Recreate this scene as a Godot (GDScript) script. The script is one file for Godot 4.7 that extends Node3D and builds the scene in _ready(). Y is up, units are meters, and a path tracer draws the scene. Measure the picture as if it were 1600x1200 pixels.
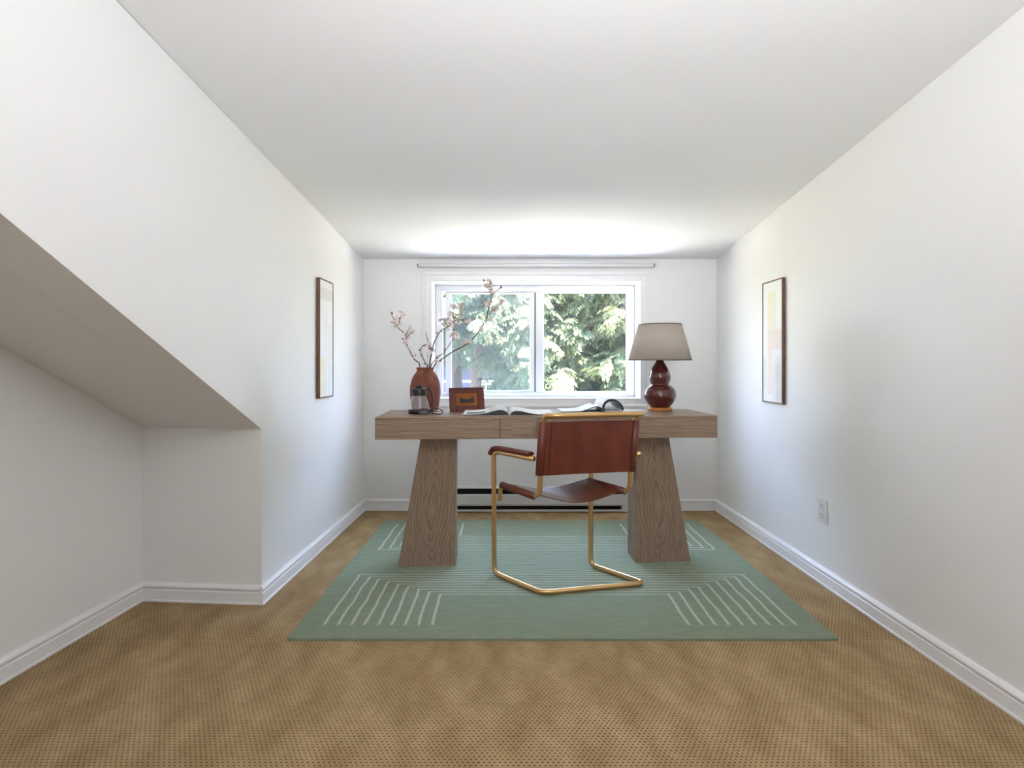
extends Node3D
# A small white dormer study. Units are metres, the camera stands at the origin and looks towards -z.

var M := {}
var taken := {}
var rng := RandomNumberGenerator.new()

func _ready() -> void:
	rng.seed = 20240
	setup_camera_and_light()
	make_materials()
	build_shell()
	build_window()
	build_outside()
	build_floor_things()
	build_desk()
	build_chair()
	build_lamp()
	build_vase_and_branches()
	build_carafe()
	build_glasses()
	build_picture_stand()
	build_books()
	build_wall_things()
	build_fill_globe()
	build_fill_uplighter()

# ------------------------------------------------------------------ camera, sky, sun
const SUN_ENERGY := 8.8
const SKY_ENERGY := 4.0
const FILL_GLOBE_ENERGY := 0.1
const FILL_UPLIGHT_ENERGY := 1.25
const EXPOSURE := 8.3

func setup_camera_and_light() -> void:
	var cam := Camera3D.new()
	cam.name = "camera"
	cam.position = Vector3(0, 1.025, 0)
	# upright shift lens: focal length 850 in a frame of 1600 x 1200, eye level a little above the middle of the frame
	cam.set_frustum(0.05 * 1200.0 / 850.0, Vector2(-2.0 / 850.0 * 0.05, -30.0 / 850.0 * 0.05), 0.05, 200.0)
	cam.current = true
	add_child(cam)
	var sky_mat := ProceduralSkyMaterial.new()
	sky_mat.sky_top_color = Color(0.64, 0.75, 0.92)
	sky_mat.sky_horizon_color = Color(0.88, 0.90, 0.93)
	sky_mat.ground_bottom_color = Color(0.35, 0.36, 0.33)
	sky_mat.ground_horizon_color = Color(0.62, 0.66, 0.68)
	sky_mat.energy_multiplier = SKY_ENERGY
	var sky := Sky.new()
	sky.sky_material = sky_mat
	var env := Environment.new()
	env.background_mode = Environment.BG_SKY
	env.sky = sky
	env.tonemap_mode = Environment.TONE_MAPPER_LINEAR
	env.tonemap_exposure = EXPOSURE
	env.sdfgi_enabled = true
	env.ssao_enabled = true
	env.ssil_enabled = true
	var we := WorldEnvironment.new()
	we.name = "environment"
	we.environment = env
	add_child(we)
	var sun := DirectionalLight3D.new()
	sun.name = "sun"
	sun.light_color = Color(1.0, 0.95, 0.86)
	sun.light_energy = SUN_ENERGY
	sun.light_angular_distance = 0.6
	sun.shadow_enabled = true
	sun.sky_mode = DirectionalLight3D.SKY_MODE_LIGHT_ONLY
	add_child(sun)
	sun.look_at_from_position(Vector3(0.38, 0.88, 0.22), Vector3.ZERO, Vector3.UP)

# ------------------------------------------------------------------ nodes
func numbered(called: String) -> String:
	if not taken.has(called):
		taken[called] = 0
		return called
	taken[called] += 1
	return "%s_%03d" % [called, taken[called]]

func tag(o: Node, label: String, category: String, group := "", kind := "") -> void:
	o.set_meta("label", label)
	if category != "":
		o.set_meta("category", category)
	if group != "":
		o.set_meta("group", group)
	if kind != "":
		o.set_meta("kind", kind)

func thing(called: String, label: String, category: String, at := Vector3.ZERO, turn := 0.0, group := "", kind := "") -> Node3D:
	var o := Node3D.new()
	o.name = numbered(called)
	o.position = at
	o.rotation.y = turn
	tag(o, label, category, group, kind)
	add_child(o)
	return o

func part(called: String, st, mat: Material, parent: Node = null) -> MeshInstance3D:
	var o := MeshInstance3D.new()
	o.name = called if parent != null else numbered(called)
	o.mesh = done(st) if st is SurfaceTool else st
	o.material_override = mat
	if parent == null:
		add_child(o)
	else:
		parent.add_child(o, true)
	return o

func struct(called: String, st, mat: Material, label: String, category: String) -> MeshInstance3D:
	var o := part(called, st, mat)
	tag(o, label, category, "", "structure")
	return o

# ------------------------------------------------------------------ shapes
func flat() -> SurfaceTool:
	var st := SurfaceTool.new()
	st.begin(Mesh.PRIMITIVE_TRIANGLES)
	st.set_smooth_group(-1)
	return st

func smooth() -> SurfaceTool:
	var st := SurfaceTool.new()
	st.begin(Mesh.PRIMITIVE_TRIANGLES)
	st.set_smooth_group(1)
	return st

func done(st: SurfaceTool) -> ArrayMesh:
	st.generate_normals()
	st.index()
	return st.commit()

# corners run counter-clockwise as seen from outside
func tri(st: SurfaceTool, a: Vector3, b: Vector3, c: Vector3) -> void:
	st.add_vertex(a)
	st.add_vertex(c)
	st.add_vertex(b)

func quad(st: SurfaceTool, a: Vector3, b: Vector3, c: Vector3, d: Vector3) -> void:
	tri(st, a, b, c)
	tri(st, a, c, d)

func tri_out(st: SurfaceTool, a: Vector3, b: Vector3, c: Vector3, out: Vector3) -> void:
	if (b - a).cross(c - a).dot(out) >= 0.0:
		tri(st, a, b, c)
	else:
		tri(st, a, c, b)

func quad_out(st: SurfaceTool, a: Vector3, b: Vector3, c: Vector3, d: Vector3, out: Vector3) -> void:
	tri_out(st, a, b, c, out)
	tri_out(st, a, c, d, out)

# a box with chamfered edges
func box(st: SurfaceTool, c: Vector3, size: Vector3, bevel := 0.003, basis := Basis()) -> void:
	var h := size / 2.0
	var b: float = minf(bevel, minf(h.x, minf(h.y, h.z)) * 0.9)
	var p := func(i: int, s: Vector3) -> Vector3:
		var v := Vector3(s.x * (h.x - b), s.y * (h.y - b), s.z * (h.z - b))
		v[i] = s[i] * h[i]
		return c + basis * v
	for i in 3:
		var j: int = (i + 1) % 3
		var k: int = (i + 2) % 3
		for s in [-1.0, 1.0]:
			var q := []
			for e in [[-1, -1], [1, -1], [1, 1], [-1, 1]]:
				var v := Vector3.ZERO
				v[i] = s
				v[j] = e[0]
				v[k] = e[1]
				q.append(p.call(i, v))
			var o := Vector3.ZERO
			o[i] = s
			quad_out(st, q[0], q[1], q[2], q[3], basis * o)
		if b > 0.0:
			for si in [-1.0, 1.0]:
				for sj in [-1.0, 1.0]:
					var v0 := Vector3.ZERO
					v0[i] = si
					v0[j] = sj
					var v1 := v0
					v0[k] = -1.0
					v1[k] = 1.0
					var o := v0 + v1
					quad_out(st, p.call(i, v0), p.call(i, v1), p.call(j, v1), p.call(j, v0), basis * o)
	if b > 0.0:
		for x in [-1.0, 1.0]:
			for y in [-1.0, 1.0]:
				for z in [-1.0, 1.0]:
					var s := Vector3(x, y, z)
					tri_out(st, p.call(0, s), p.call(1, s), p.call(2, s), basis * s)

func box_between(st: SurfaceTool, lo: Vector3, hi: Vector3, bevel := 0.003) -> void:
	box(st, (lo + hi) / 2.0, (hi - lo).abs(), bevel)

# a polygon in the xy plane of t, extruded from z0 to z1
func prism(st: SurfaceTool, poly: PackedVector2Array, z0: float, z1: float, t := Transform3D(), soft_sides := false) -> void:
	var pts := poly
	if Geometry2D.is_polygon_clockwise(pts):
		pts = poly.duplicate()
		pts.reverse()
	var n := pts.size()
	var idx := Geometry2D.triangulate_polygon(pts)
	st.set_smooth_group(-1)
	for i in range(0, idx.size(), 3):
		var a := pts[idx[i]]
		var b := pts[idx[i + 1]]
		var c := pts[idx[i + 2]]
		tri_out(st, t * Vector3(a.x, a.y, z1), t * Vector3(b.x, b.y, z1), t * Vector3(c.x, c.y, z1), t.basis.z)
		tri_out(st, t * Vector3(a.x, a.y, z0), t * Vector3(b.x, b.y, z0), t * Vector3(c.x, c.y, z0), -t.basis.z)
	if soft_sides:
		st.set_smooth_group(1)
	for i in n:
		var a := pts[i]
		var b := pts[(i + 1) % n]
		quad(st, t * Vector3(a.x, a.y, z0), t * Vector3(b.x, b.y, z0), t * Vector3(b.x, b.y, z1), t * Vector3(a.x, a.y, z1))
	st.set_smooth_group(-1)

# a flat polygon given in space, thickened along out
func slab(st: SurfaceTool, pts: Array, out: Vector3) -> void:
	var n := out.normalized()
	var u := (Vector3(pts[1]) - Vector3(pts[0]))
	u = (u - n * u.dot(n)).normalized()
	var v := n.cross(u)
	var flat2 := PackedVector2Array()
	for p in pts:
		flat2.append(Vector2(Vector3(p).dot(u), Vector3(p).dot(v)))
	var idx := Geometry2D.triangulate_polygon(flat2)
	for i in range(0, idx.size(), 3):
		var a: Vector3 = pts[idx[i]]
		var b: Vector3 = pts[idx[i + 1]]
		var c: Vector3 = pts[idx[i + 2]]
		tri_out(st, a, b, c, -out)
		tri_out(st, a + out, b + out, c + out, out)
	var ccw := not Geometry2D.is_polygon_clockwise(flat2)
	for i in pts.size():
		var a: Vector3 = pts[i]
		var b: Vector3 = pts[(i + 1) % pts.size()]
		if ccw:
			quad(st, a, b, b + out, a + out)
		else:
			quad(st, b, a, a + out, b + out)

# profile of (radius, height), from below outwards and up, turned about the y axis
func lathe(st: SurfaceTool, profile: Array, segs := 40, c := Vector3.ZERO) -> void:
	for k in segs:
		var t0 := TAU * k / segs
		var t1 := TAU * (k + 1) / segs
		for i in profile.size() - 1:
			var p: Vector2 = profile[i]
			var q: Vector2 = profile[i + 1]
			var a := c + Vector3(p.x * cos(t0), p.y, p.x * sin(t0))
			var b := c + Vector3(q.x * cos(t0), q.y, q.x * sin(t0))
			var d := c + Vector3(q.x * cos(t1), q.y, q.x * sin(t1))
			var e := c + Vector3(p.x * cos(t1), p.y, p.x * sin(t1))
			if q.x > 1e-5:
				tri(st, a, b, d)
			if p.x > 1e-5:
				tri(st, a, d, e)

# smooth curve of (radius, height) through the given points
func curve2(pts: Array, per := 6) -> Array:
	var out := []
	for i in pts.size() - 1:
		var p0: Vector2 = pts[maxi(i - 1, 0)]
		var p1: Vector2 = pts[i]
		var p2: Vector2 = pts[i + 1]
		var p3: Vector2 = pts[mini(i + 2, pts.size() - 1)]
		for k in per:
			out.append(p1.cubic_interpolate(p2, p0, p3, float(k) / per))
	out.append(pts[-1])
	return out

func curve3(pts: Array, per := 4) -> Array:
	var out := []
	for i in pts.size() - 1:
		var p0: Vector3 = pts[maxi(i - 1, 0)]
		var p1: Vector3 = pts[i]
		var p2: Vector3 = pts[i + 1]
		var p3: Vector3 = pts[mini(i + 2, pts.size() - 1)]
		for k in per:
			out.append(p1.cubic_interpolate(p2, p0, p3, float(k) / per))
	out.append(pts[-1])
	return out

# a polyline with its corners rounded
func rounded(pts: Array, r: float, n := 7) -> Array:
	var out := [pts[0]]
	for i in range(1, pts.size() - 1):
		var p: Vector3 = pts[i]
		var a: Vector3 = pts[i - 1]
		var b: Vector3 = pts[i + 1]
		var ra: float = minf(r, p.distance_to(a) * 0.49)
		var rb: float = minf(r, p.distance_to(b) * 0.49)
		var s := p + (a - p).normalized() * ra
		var e := p + (b - p).normalized() * rb
		for k in n + 1:
			var t := float(k) / n
			out.append(s.lerp(p, t).lerp(p.lerp(e, t), t))
	out.append(pts[-1])
	return out

# a tube along points; the radius may be a number or one for each point
func tube(st: SurfaceTool, pts: Array, radius, segs := 10, caps := true) -> void:
	var rings := []
	var n := Vector3.ZERO
	for i in pts.size():
		var t: Vector3 = (Vector3(pts[mini(i + 1, pts.size() - 1)]) - Vector3(pts[maxi(i - 1, 0)])).normalized()
		if i == 0:
			n = t.cross(Vector3.UP if absf(t.y) < 0.9 else Vector3.RIGHT).normalized()
		else:
			n = (n - t * n.dot(t)).normalized()
		var b := t.cross(n)
		var r: float = radius[i] if radius is Array else radius
		var ring := []
		for k in segs:
			var w := TAU * k / segs
			ring.append(Vector3(pts[i]) + (n * cos(w) + b * sin(w)) * r)
		rings.append(ring)
	for i in rings.size() - 1:
		for k in segs:
			var m: int = (k + 1) % segs
			quad(st, rings[i][k], rings[i][m], rings[i + 1][m], rings[i + 1][k])
	if caps:
		for k in segs:
			var m: int = (k + 1) % segs
			tri(st, pts[0], rings[0][m], rings[0][k])
			tri(st, pts[-1], rings[-1][k], rings[-1][m])

# a sheet of some thickness whose cross-section follows a curve in the xy plane of t, extruded along z
func sheet(st: SurfaceTool, line: Array, thick: float, z0: float, z1: float, t := Transform3D()) -> void:
	var a := PackedVector2Array()
	var b := PackedVector2Array()
	for i in line.size():
		var d: Vector2 = (Vector2(line[mini(i + 1, line.size() - 1)]) - Vector2(line[maxi(i - 1, 0)])).normalized()
		var n := Vector2(-d.y, d.x) * thick / 2.0
		a.append(Vector2(line[i]) + n)
		b.append(Vector2(line[i]) - n)
	st.set_smooth_group(1)
	for i in line.size() - 1:
		quad_n(st, t, a[i], a[i + 1], z0, z1, true)
		quad_n(st, t, b[i], b[i + 1], z0, z1, false)
	st.set_smooth_group(-1)
	for z in [z0, z1]:
		var o: Vector3 = t.basis.z * (1.0 if z == z1 else -1.0)
		for i in line.size() - 1:
			quad_out(st, t * Vector3(a[i].x, a[i].y, z), t * Vector3(a[i + 1].x, a[i + 1].y, z), t * Vector3(b[i + 1].x, b[i + 1].y, z), t * Vector3(b[i].x, b[i].y, z), o)
	for i in [0, line.size() - 1]:
		var d: Vector2 = Vector2(line[1]) - Vector2(line[0]) if i == 0 else Vector2(line[-2]) - Vector2(line[-1])
		quad_out(st, t * Vector3(a[i].x, a[i].y, z0), t * Vector3(a[i].x, a[i].y, z1), t * Vector3(b[i].x, b[i].y, z1), t * Vector3(b[i].x, b[i].y, z0), t.basis * Vector3(-d.x, -d.y, 0))

func quad_n(st: SurfaceTool, t: Transform3D, p: Vector2, q: Vector2, z0: float, z1: float, left: bool) -> void:
	var d := q - p
	var n := Vector3(-d.y, d.x, 0) * (1.0 if left else -1.0)
	quad_out(st, t * Vector3(p.x, p.y, z0), t * Vector3(q.x, q.y, z0), t * Vector3(q.x, q.y, z1), t * Vector3(p.x, p.y, z1), t.basis * n)

func ellipsoid(st: SurfaceTool, c: Vector3, r: Vector3, basis := Basis(), n := 8, m := 6) -> void:
	for i in m:
		for k in n:
			var q := []
			for e in [[i, k], [i + 1, k], [i + 1, k + 1], [i, k + 1]]:
				var lat: float = PI * e[0] / m - PI / 2
				var lon: float = TAU * e[1] / n
				q.append(c + basis * Vector3(r.x * cos(lat) * cos(lon), r.y * sin(lat), r.z * cos(lat) * sin(lon)))
			if i < m - 1:
				tri(st, q[0], q[1], q[2])
			if i > 0:
				tri(st, q[0], q[2], q[3])

# ------------------------------------------------------------------ materials
func mat(called: String, color: Color, rough := 0.6, metal := 0.0, spec := 0.5) -> StandardMaterial3D:
	var m := StandardMaterial3D.new()
	m.resource_name = called
	m.albedo_color = color
	m.roughness = rough
	m.metallic = metal
	m.metallic_specular = spec
	M[called] = m
	return m

func noise(freq: float, octaves := 3, s := 1, kind := FastNoiseLite.TYPE_SIMPLEX_SMOOTH) -> FastNoiseLite:
	var n := FastNoiseLite.new()
	n.noise_type = kind
	n.frequency = freq
	n.fractal_octaves = octaves
	n.seed = s
	return n

func noise_tex(freq: float, octaves: int, s: int, lo: Color, hi: Color, size := 256) -> NoiseTexture2D:
	var t := NoiseTexture2D.new()
	t.width = size
	t.height = size
	t.seamless = true
	t.noise = noise(freq, octaves, s)
	var g := Gradient.new()
	g.set_color(0, lo)
	g.set_color(1, hi)
	t.color_ramp = g
	return t

func relief(m: StandardMaterial3D, tex: Texture2D, cm: float) -> void:
	m.heightmap_enabled = true
	m.heightmap_texture = tex
	m.heightmap_scale = cm

func tri_map(m: StandardMaterial3D, scale: Vector3, world := false, sharp := 8.0, offset := Vector3.ZERO) -> void:
	m.uv1_triplanar = true
	m.uv1_world_triplanar = world
	m.uv1_scale = scale
	m.uv1_offset = offset
	m.uv1_triplanar_sharpness = sharp

func image_of(w: int, h: int, f: Callable) -> ImageTexture:
	var im := Image.create(w, h, false, Image.FORMAT_RGB8)
	for y in h:
		for x in w:
			im.set_pixel(x, y, f.call(x, y))
	return ImageTexture.create_from_image(im)

func mixc(a: Color, b: Color, t: float) -> Color:
	return a.lerp(b, clampf(t, 0.0, 1.0))

func carpet_textures() -> Array:
	# 8 by 10 loops; every loop row is shifted by half a loop, with a dark hole between loops
	var n := 320
	var r := RandomNumberGenerator.new()
	r.seed = 7
	var tone := []
	for i in 100:
		tone.append(r.randf_range(-1.0, 1.0))
	var fibre := noise(0.35, 2, 4)
	var height := func(x: int, y: int) -> Array:
		var row := int(y / 32.0)
		var sx := fposmod(x + (20 if row % 2 else 0), n)
		var u := fposmod(sx, 40.0) / 40.0 - 0.5
		var v := fposmod(float(y), 32.0) / 32.0 - 0.5
		var hole := exp(-(u * u / 0.030 + v * v / 0.034))
		var f := fibre.get_noise_2d(x, y)
		return [hole, f, tone[(row * 8 + int(sx / 40.0)) % 100]]
	var col := image_of(n, n, func(x: int, y: int) -> Color:
		var h: Array = height.call(x, y)
		var c := mixc(Color(0.765, 0.670, 0.520), Color(0.36, 0.26, 0.155), h[0] * (0.86 + 0.14 * h[2]))
		return mixc(c, Color(0.565, 0.455, 0.31), 0.16 + 0.30 * h[1] + 0.07 * h[2]))
	var bump := image_of(n, n, func(x: int, y: int) -> Color:
		var h: Array = height.call(x, y)
		var k: float = clampf(0.8 - 0.75 * h[0] + 0.1 * h[1], 0, 1)
		return Color(k, k, k))
	return [col, bump]

func wood_plank(w: int, h: int, cathedral: bool, s: int) -> ImageTexture:
	var wob := noise(0.006, 2, s)
	var fine := noise(0.05, 3, s + 1)
	var pore := noise(0.5, 1, s + 2)
	var light := Color(0.660, 0.575, 0.495)
	var dark := Color(0.440, 0.360, 0.290)
	return image_of(w, h, func(x: int, y: int) -> Color:
		var a := float(x) / w # across the grain when cathedral
		var b := float(y) / h # along the grain
		var f := 0.0
		var streak := 0.0
		if cathedral:
			var d := a - 0.60 - 0.035 * sin(b * 5.0 + 1.0)
			f = sqrt(d * d + 0.0030) * 22.0 + 2.6 * cos(b * 5.6) + 0.8 * wob.get_noise_2d(x * 0.9, y * 0.22)
			streak = pore.get_noise_2d(x * 1.0, y * 0.02) + 0.7 * fine.get_noise_2d(x * 2.0, y * 0.05)
		else:
			f = b * 32.0 + 1.5 * wob.get_noise_2d(x * 0.55, y * 2.4) + 0.35 * fine.get_noise_2d(x * 0.08, y * 1.2)
			streak = pore.get_noise_2d(x * 0.02, y * 1.0) + 0.7 * fine.get_noise_2d(x * 0.05, y * 2.0)
		var ring := fposmod(f, 1.0)
		var line := pow(ring, 2.2) * (1.0 - smoothstep(0.9, 1.0, ring))
		return mixc(light, dark, 0.27 + 0.48 * line + 0.40 * streak))

func rug_texture() -> ImageTexture:
	# 2.05 m by 1.54 m; x runs to the right, y from the window side to the room side
	var w := 1640
	var h := 1232
	var weave := noise(0.5, 2, 31)
	var patch := noise(0.012, 3, 32)
	var wob := noise(0.012, 2, 33)
	var im := Image.create(w, h, false, Image.FORMAT_RGB8)
	var base := Color(0.575, 0.615, 0.530)
	var deep := Color(0.475, 0.520, 0.440)
	for y in h:
		for x in w:
			var t := 0.45 + 0.55 * weave.get_noise_2d(x * 0.18, y * 1.1) + 0.25 * patch.get_noise_2d(x, y * 3.0)
			im.set_pixel(x, y, mixc(base, deep, t))
	var cream := Color(0.80, 0.80, 0.735)
	# all in metres from the window-side left corner
	for side in 2:
		for i in 9:
			var x0 := 0.105 + 0.0525 * i
			# room side: the long stroke and the thin line that it turns into
			rug_stroke(im, side, Vector2(x0, 1.440), Vector2(x0 - 0.004, 0.930 + 0.0284 * i), 0.0058, cream, wob, i)
			# window side
			rug_stroke(im, side, Vector2(x0, 0.085), Vector2(x0, 0.575 - 0.0284 * i), 0.0058, cream, wob, i + 20)
	for i in 9:
		var x0 := 0.101 + 0.0525 * i
		rug_stroke(im, 0, Vector2(x0, 0.930 + 0.0284 * i), Vector2(2.05 - x0, 0.930 + 0.0284 * i), 0.0034, cream, wob, i + 40)
		rug_stroke(im, 0, Vector2(x0, 0.575 - 0.0284 * i), Vector2(2.05 - x0, 0.575 - 0.0284 * i), 0.0034, cream, wob, i + 60)
	for i in 12:
		var z := 0.598 + 0.0276 * i
		if z < 0.92:
			var x0 := 0.29 + 0.012 * ((i * 7) % 5)
			rug_stroke(im, 0, Vector2(x0, z), Vector2(2.05 - x0, z), 0.0032, cream, wob, i + 80)
	return ImageTexture.create_from_image(im)

func rug_stroke(im: Image, mirrored: int, a: Vector2, b: Vector2, half: float, c: Color, wob: FastNoiseLite, k: int) -> void:
	var w := im.get_width()
	var h := im.get_height()
	var p := Vector2(a.x / 2.05 * w, a.y / 1.54 * h)
	var q := Vector2(b.x / 2.05 * w, b.y / 1.54 * h)
	if mirrored:
		p.x = w - p.x
		q.x = w - q.x
	var n := int(p.distance_to(q))
	var d := (q - p).normalized()
	var side := Vector2(-d.y, d.x)
	var r := half * 800.0
	for i in n + 1:
		var o := p.lerp(q, float(i) / n) + side * 4.0 * wob.get_noise_2d(i * 0.45, k * 177.0)
		for e in range(-int(ceil(r)) - 1, int(ceil(r)) + 2):
			var at := o + side * e
			var x := int(at.x)
			var y := int(at.y)
			if x < 0 or y < 0 or x >= w or y >= h:
				continue
			var soft := clampf(r + 0.5 - absf(e), 0.0, 1.0) * (0.70 + 0.30 * wob.get_noise_2d(i * 9.0, e * 30.0 + k * 50.0))
			im.set_pixel(x, y, mixc(im.get_pixel(x, y), c, soft))

func art_texture(which: int) -> ImageTexture:
	# pale block print on paper; x runs from the edge away from the window wall to the edge next to it on the left picture, the other way on the right
	var paper := Color(0.93, 0.935, 0.93)
	var grain := noise(0.2, 2, 50 + which)
	return image_of(96, 288, func(x: int, y: int) -> Color:
		var u := x / 96.0
		var v := y / 288.0
		var c := paper
		if which == 0:
			if v > 0.07 and v < 0.17 and u < 0.97:
				c = Color(0.885, 0.872, 0.855)
			if u > 0.36 and u < 0.56 and v > 0.31 and v < 0.60:
				c = Color(0.935, 0.905, 0.88)
			if u < 0.50 and v > 0.66:
				c = Color(0.925, 0.910, 0.820)
			if u > 0.60 and v > 0.36 and v < 0.68:
				c = Color(0.905, 0.91, 0.905)
			if u > 0.62 and u < 0.82 and v > 0.70:
				c = Color(0.90, 0.905, 0.915)
		else:
			if u > 0.27 and u < 0.66 and v > 0.09 and v < 0.40:
				c = Color(0.915, 0.905, 0.815)
			if u > 0.27 and v > 0.40 and v < 0.56:
				c = Color(0.920, 0.860, 0.835)
			if u > 0.27 and u < 0.52 and v >= 0.56 and v < 0.93:
				c = Color(0.925, 0.875, 0.845)
			var a := Vector2((u - 0.80) / 0.28, (v - 0.72) / 0.10)
			if (v >= 0.72 and absf(u - 0.80) < 0.28) or (v < 0.72 and a.length() < 1.0):
				c = Color(0.905, 0.895, 0.875)
				var b := Vector2((u - 0.80) / 0.14, (v - 0.72) / 0.06)
				if (v >= 0.72 and absf(u - 0.80) < 0.14) or (v < 0.72 and b.length() < 1.0):
					c = Color(0.855, 0.855, 0.850)
			if u < 0.22 and v > 0.62 and v < 0.88:
				c = Color(0.885, 0.915, 0.885)
		return mixc(c, Color(0.86, 0.86, 0.86), 0.08 * (1.0 + grain.get_noise_2d(x * 3, y * 3))))

func make_materials() -> void:
	mat("wall_paint", Color(0.925, 0.922, 0.917), 0.42, 0.0, 0.45)
	mat("ceiling_paint", Color(0.93, 0.93, 0.928), 0.62, 0.0, 0.35)
	mat("trim_paint", Color(0.925, 0.925, 0.93), 0.32)
	mat("vinyl", Color(0.865, 0.87, 0.88), 0.36)
	mat("gasket", Color(0.10, 0.11, 0.12), 0.6)
	var glass := mat("pane_glass", Color(0.86, 0.95, 0.95, 0.02), 0.0)
	glass.transparency = BaseMaterial3D.TRANSPARENCY_ALPHA
	var hazy := mat("hazy_glass", Color(0.60, 0.68, 0.70, 0.13), 0.02)  # grey, slightly opaque tint that makes the sash pane hazier
	hazy.transparency = BaseMaterial3D.TRANSPARENCY_ALPHA
	# carpet
	var ct := carpet_textures()
	var carpet := mat("carpet", Color(1, 1, 1), 0.95, 0.0, 0.2)
	carpet.albedo_texture = ct[0]
	tri_map(carpet, Vector3.ONE / 0.110, true)
	relief(carpet, ct[1], 0.35)
	carpet.detail_enabled = true
	carpet.detail_blend_mode = BaseMaterial3D.BLEND_MODE_MUL
	carpet.detail_albedo = noise_tex(0.016, 3, 11, Color(0.83, 0.80, 0.76), Color(1, 1, 1))
	carpet.detail_uv_layer = BaseMaterial3D.DETAIL_UV_2
	carpet.uv2_triplanar = true
	carpet.uv2_world_triplanar = true
	carpet.uv2_scale = Vector3(1.5, 1.5, 0.8)
	# rug
	var rug := mat("rug_wool", Color(1, 1, 1), 0.95, 0.0, 0.2)
	rug.albedo_texture = rug_texture()
	rug.uv1_triplanar = true
	rug.uv1_scale = Vector3(1.0 / 2.05, 1.0, 1.0 / 1.54)
	rug.uv1_offset = Vector3(0.5, 0.0, 0.5)
	rug.uv1_triplanar_sharpness = 12.0
	# oak
	var oak_long := wood_plank(1024, 256, false, 21)
	var oak_tall := wood_plank(384, 768, true, 25)
	var top := mat("oak_along", Color(1, 1, 1), 0.40, 0.0, 0.45)
	top.albedo_texture = oak_long
	tri_map(top, Vector3(0.55, 3.4, 2.2), false, 8.0, Vector3(0.1, 0.2, 0.3))
	var leg := mat("oak_upright", Color(1, 1, 1), 0.55, 0.0, 0.4)
	leg.albedo_texture = oak_tall
	tri_map(leg, Vector3(3.1, 1.45, 3.1), false, 8.0, Vector3(0.363, 0.0, 0.2))
	var leg2 := mat("oak_upright_far", Color(1, 1, 1), 0.55, 0.0, 0.4)
	leg2.albedo_texture = oak_tall
	tri_map(leg2, Vector3(-3.1, 1.45, 3.1), false, 8.0, Vector3(0.369, 0.0, 0.55))
	# chair
	mat("brass_tube", Color(0.86, 0.71, 0.50), 0.30, 1.0)
	var lea := mat("saddle_leather", Color(1, 1, 1), 0.36, 0.0, 0.55)
	lea.albedo_texture = noise_tex(0.012, 4, 41, Color(0.335, 0.120, 0.070), Color(0.470, 0.205, 0.110))
	tri_map(lea, Vector3(2.4, 1.2, 2.4))
	relief(lea, noise_tex(0.2, 3, 42, Color(0.3, 0.3, 0.3), Color(0.7, 0.7, 0.7)), 0.04)
	var seat_m: StandardMaterial3D = lea.duplicate()
	seat_m.resource_name = "seat_leather"
	seat_m.roughness = 0.42
	seat_m.clearcoat_enabled = true
	seat_m.clearcoat = 1.0
	seat_m.clearcoat_roughness = 0.40
	M["seat_leather"] = seat_m
	mat("leather_thread", Color(0.20, 0.085, 0.06), 0.7)
	# lamp
	var glaze := mat("oxblood_glaze", Color(0.31, 0.065, 0.052), 0.22, 0.0, 0.55)
	glaze.clearcoat_enabled = true
	glaze.clearcoat = 0.6
	glaze.clearcoat_roughness = 0.12
	mat("gilt_wood", Color(0.72, 0.46, 0.20), 0.35, 0.25)
	var shade := mat("shade_linen", Color(0.745, 0.705, 0.66), 0.9, 0.0, 0.2)
	shade.backlight_enabled = true
	shade.backlight = Color(0.55, 0.52, 0.49)
	relief(shade, noise_tex(0.4, 2, 43, Color(0.2, 0.2, 0.2), Color(0.8, 0.8, 0.8)), 0.02)
	tri_map(shade, Vector3(8, 8, 8))
	mat("shade_edge", Color(0.50, 0.455, 0.41), 0.85)
	mat("lamp_metal", Color(0.75, 0.62, 0.40), 0.3, 1.0)
	mat("bulb_glass", Color(0.93, 0.93, 0.90), 0.3)
	# vase
	var clay := mat("terracotta", Color(1, 1, 1), 0.75, 0.0, 0.35)
	clay.albedo_texture = noise_tex(0.02, 4, 44, Color(0.415, 0.240, 0.190), Color(0.570, 0.365, 0.295))
	tri_map(clay, Vector3(4, 3, 4))
	relief(clay, noise_tex(0.15, 3, 45, Color(0.3, 0.3, 0.3), Color(0.7, 0.7, 0.7)), 0.05)
	mat("twig_bark", Color(0.33, 0.25, 0.215), 0.85)
	var petal := mat("petal", Color(0.95, 0.90, 0.885), 0.7)
	petal.backlight_enabled = true
	petal.backlight = Color(0.80, 0.78, 0.77)
	mat("flower_heart", Color(0.25, 0.11, 0.10), 0.8)
	mat("bud", Color(0.50, 0.40, 0.36), 0.8)
	# carafe, glasses
	var cg := mat("carafe_glass", Color(0.92, 0.95, 0.95, 0.06), 0.03)
	cg.transparency = BaseMaterial3D.TRANSPARENCY_ALPHA
	var lens := mat("lens_glass", Color(0.95, 0.97, 0.98, 0.03), 0.02)
	lens.transparency = BaseMaterial3D.TRANSPARENCY_ALPHA
	mat("black_plastic", Color(0.060, 0.072, 0.085), 0.4)
	mat("coffee", Color(0.085, 0.045, 0.045), 0.25)
	mat("horn_frame", Color(0.045, 0.04, 0.04), 0.28)
	# picture stand
	var fw := mat("mahogany", Color(1, 1, 1), 0.4)
	fw.albedo_texture = noise_tex(0.02, 3, 46, Color(0.300, 0.095, 0.045), Color(0.420, 0.160, 0.075))
	tri_map(fw, Vector3(4, 30, 4))
	mat("mahogany_dark", Color(0.20, 0.07, 0.038), 0.45)
	mat("amber_mat", Color(0.55, 0.305, 0.135), 0.8)
	mat("amber_bevel", Color(0.42, 0.22, 0.10), 0.8)
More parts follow.
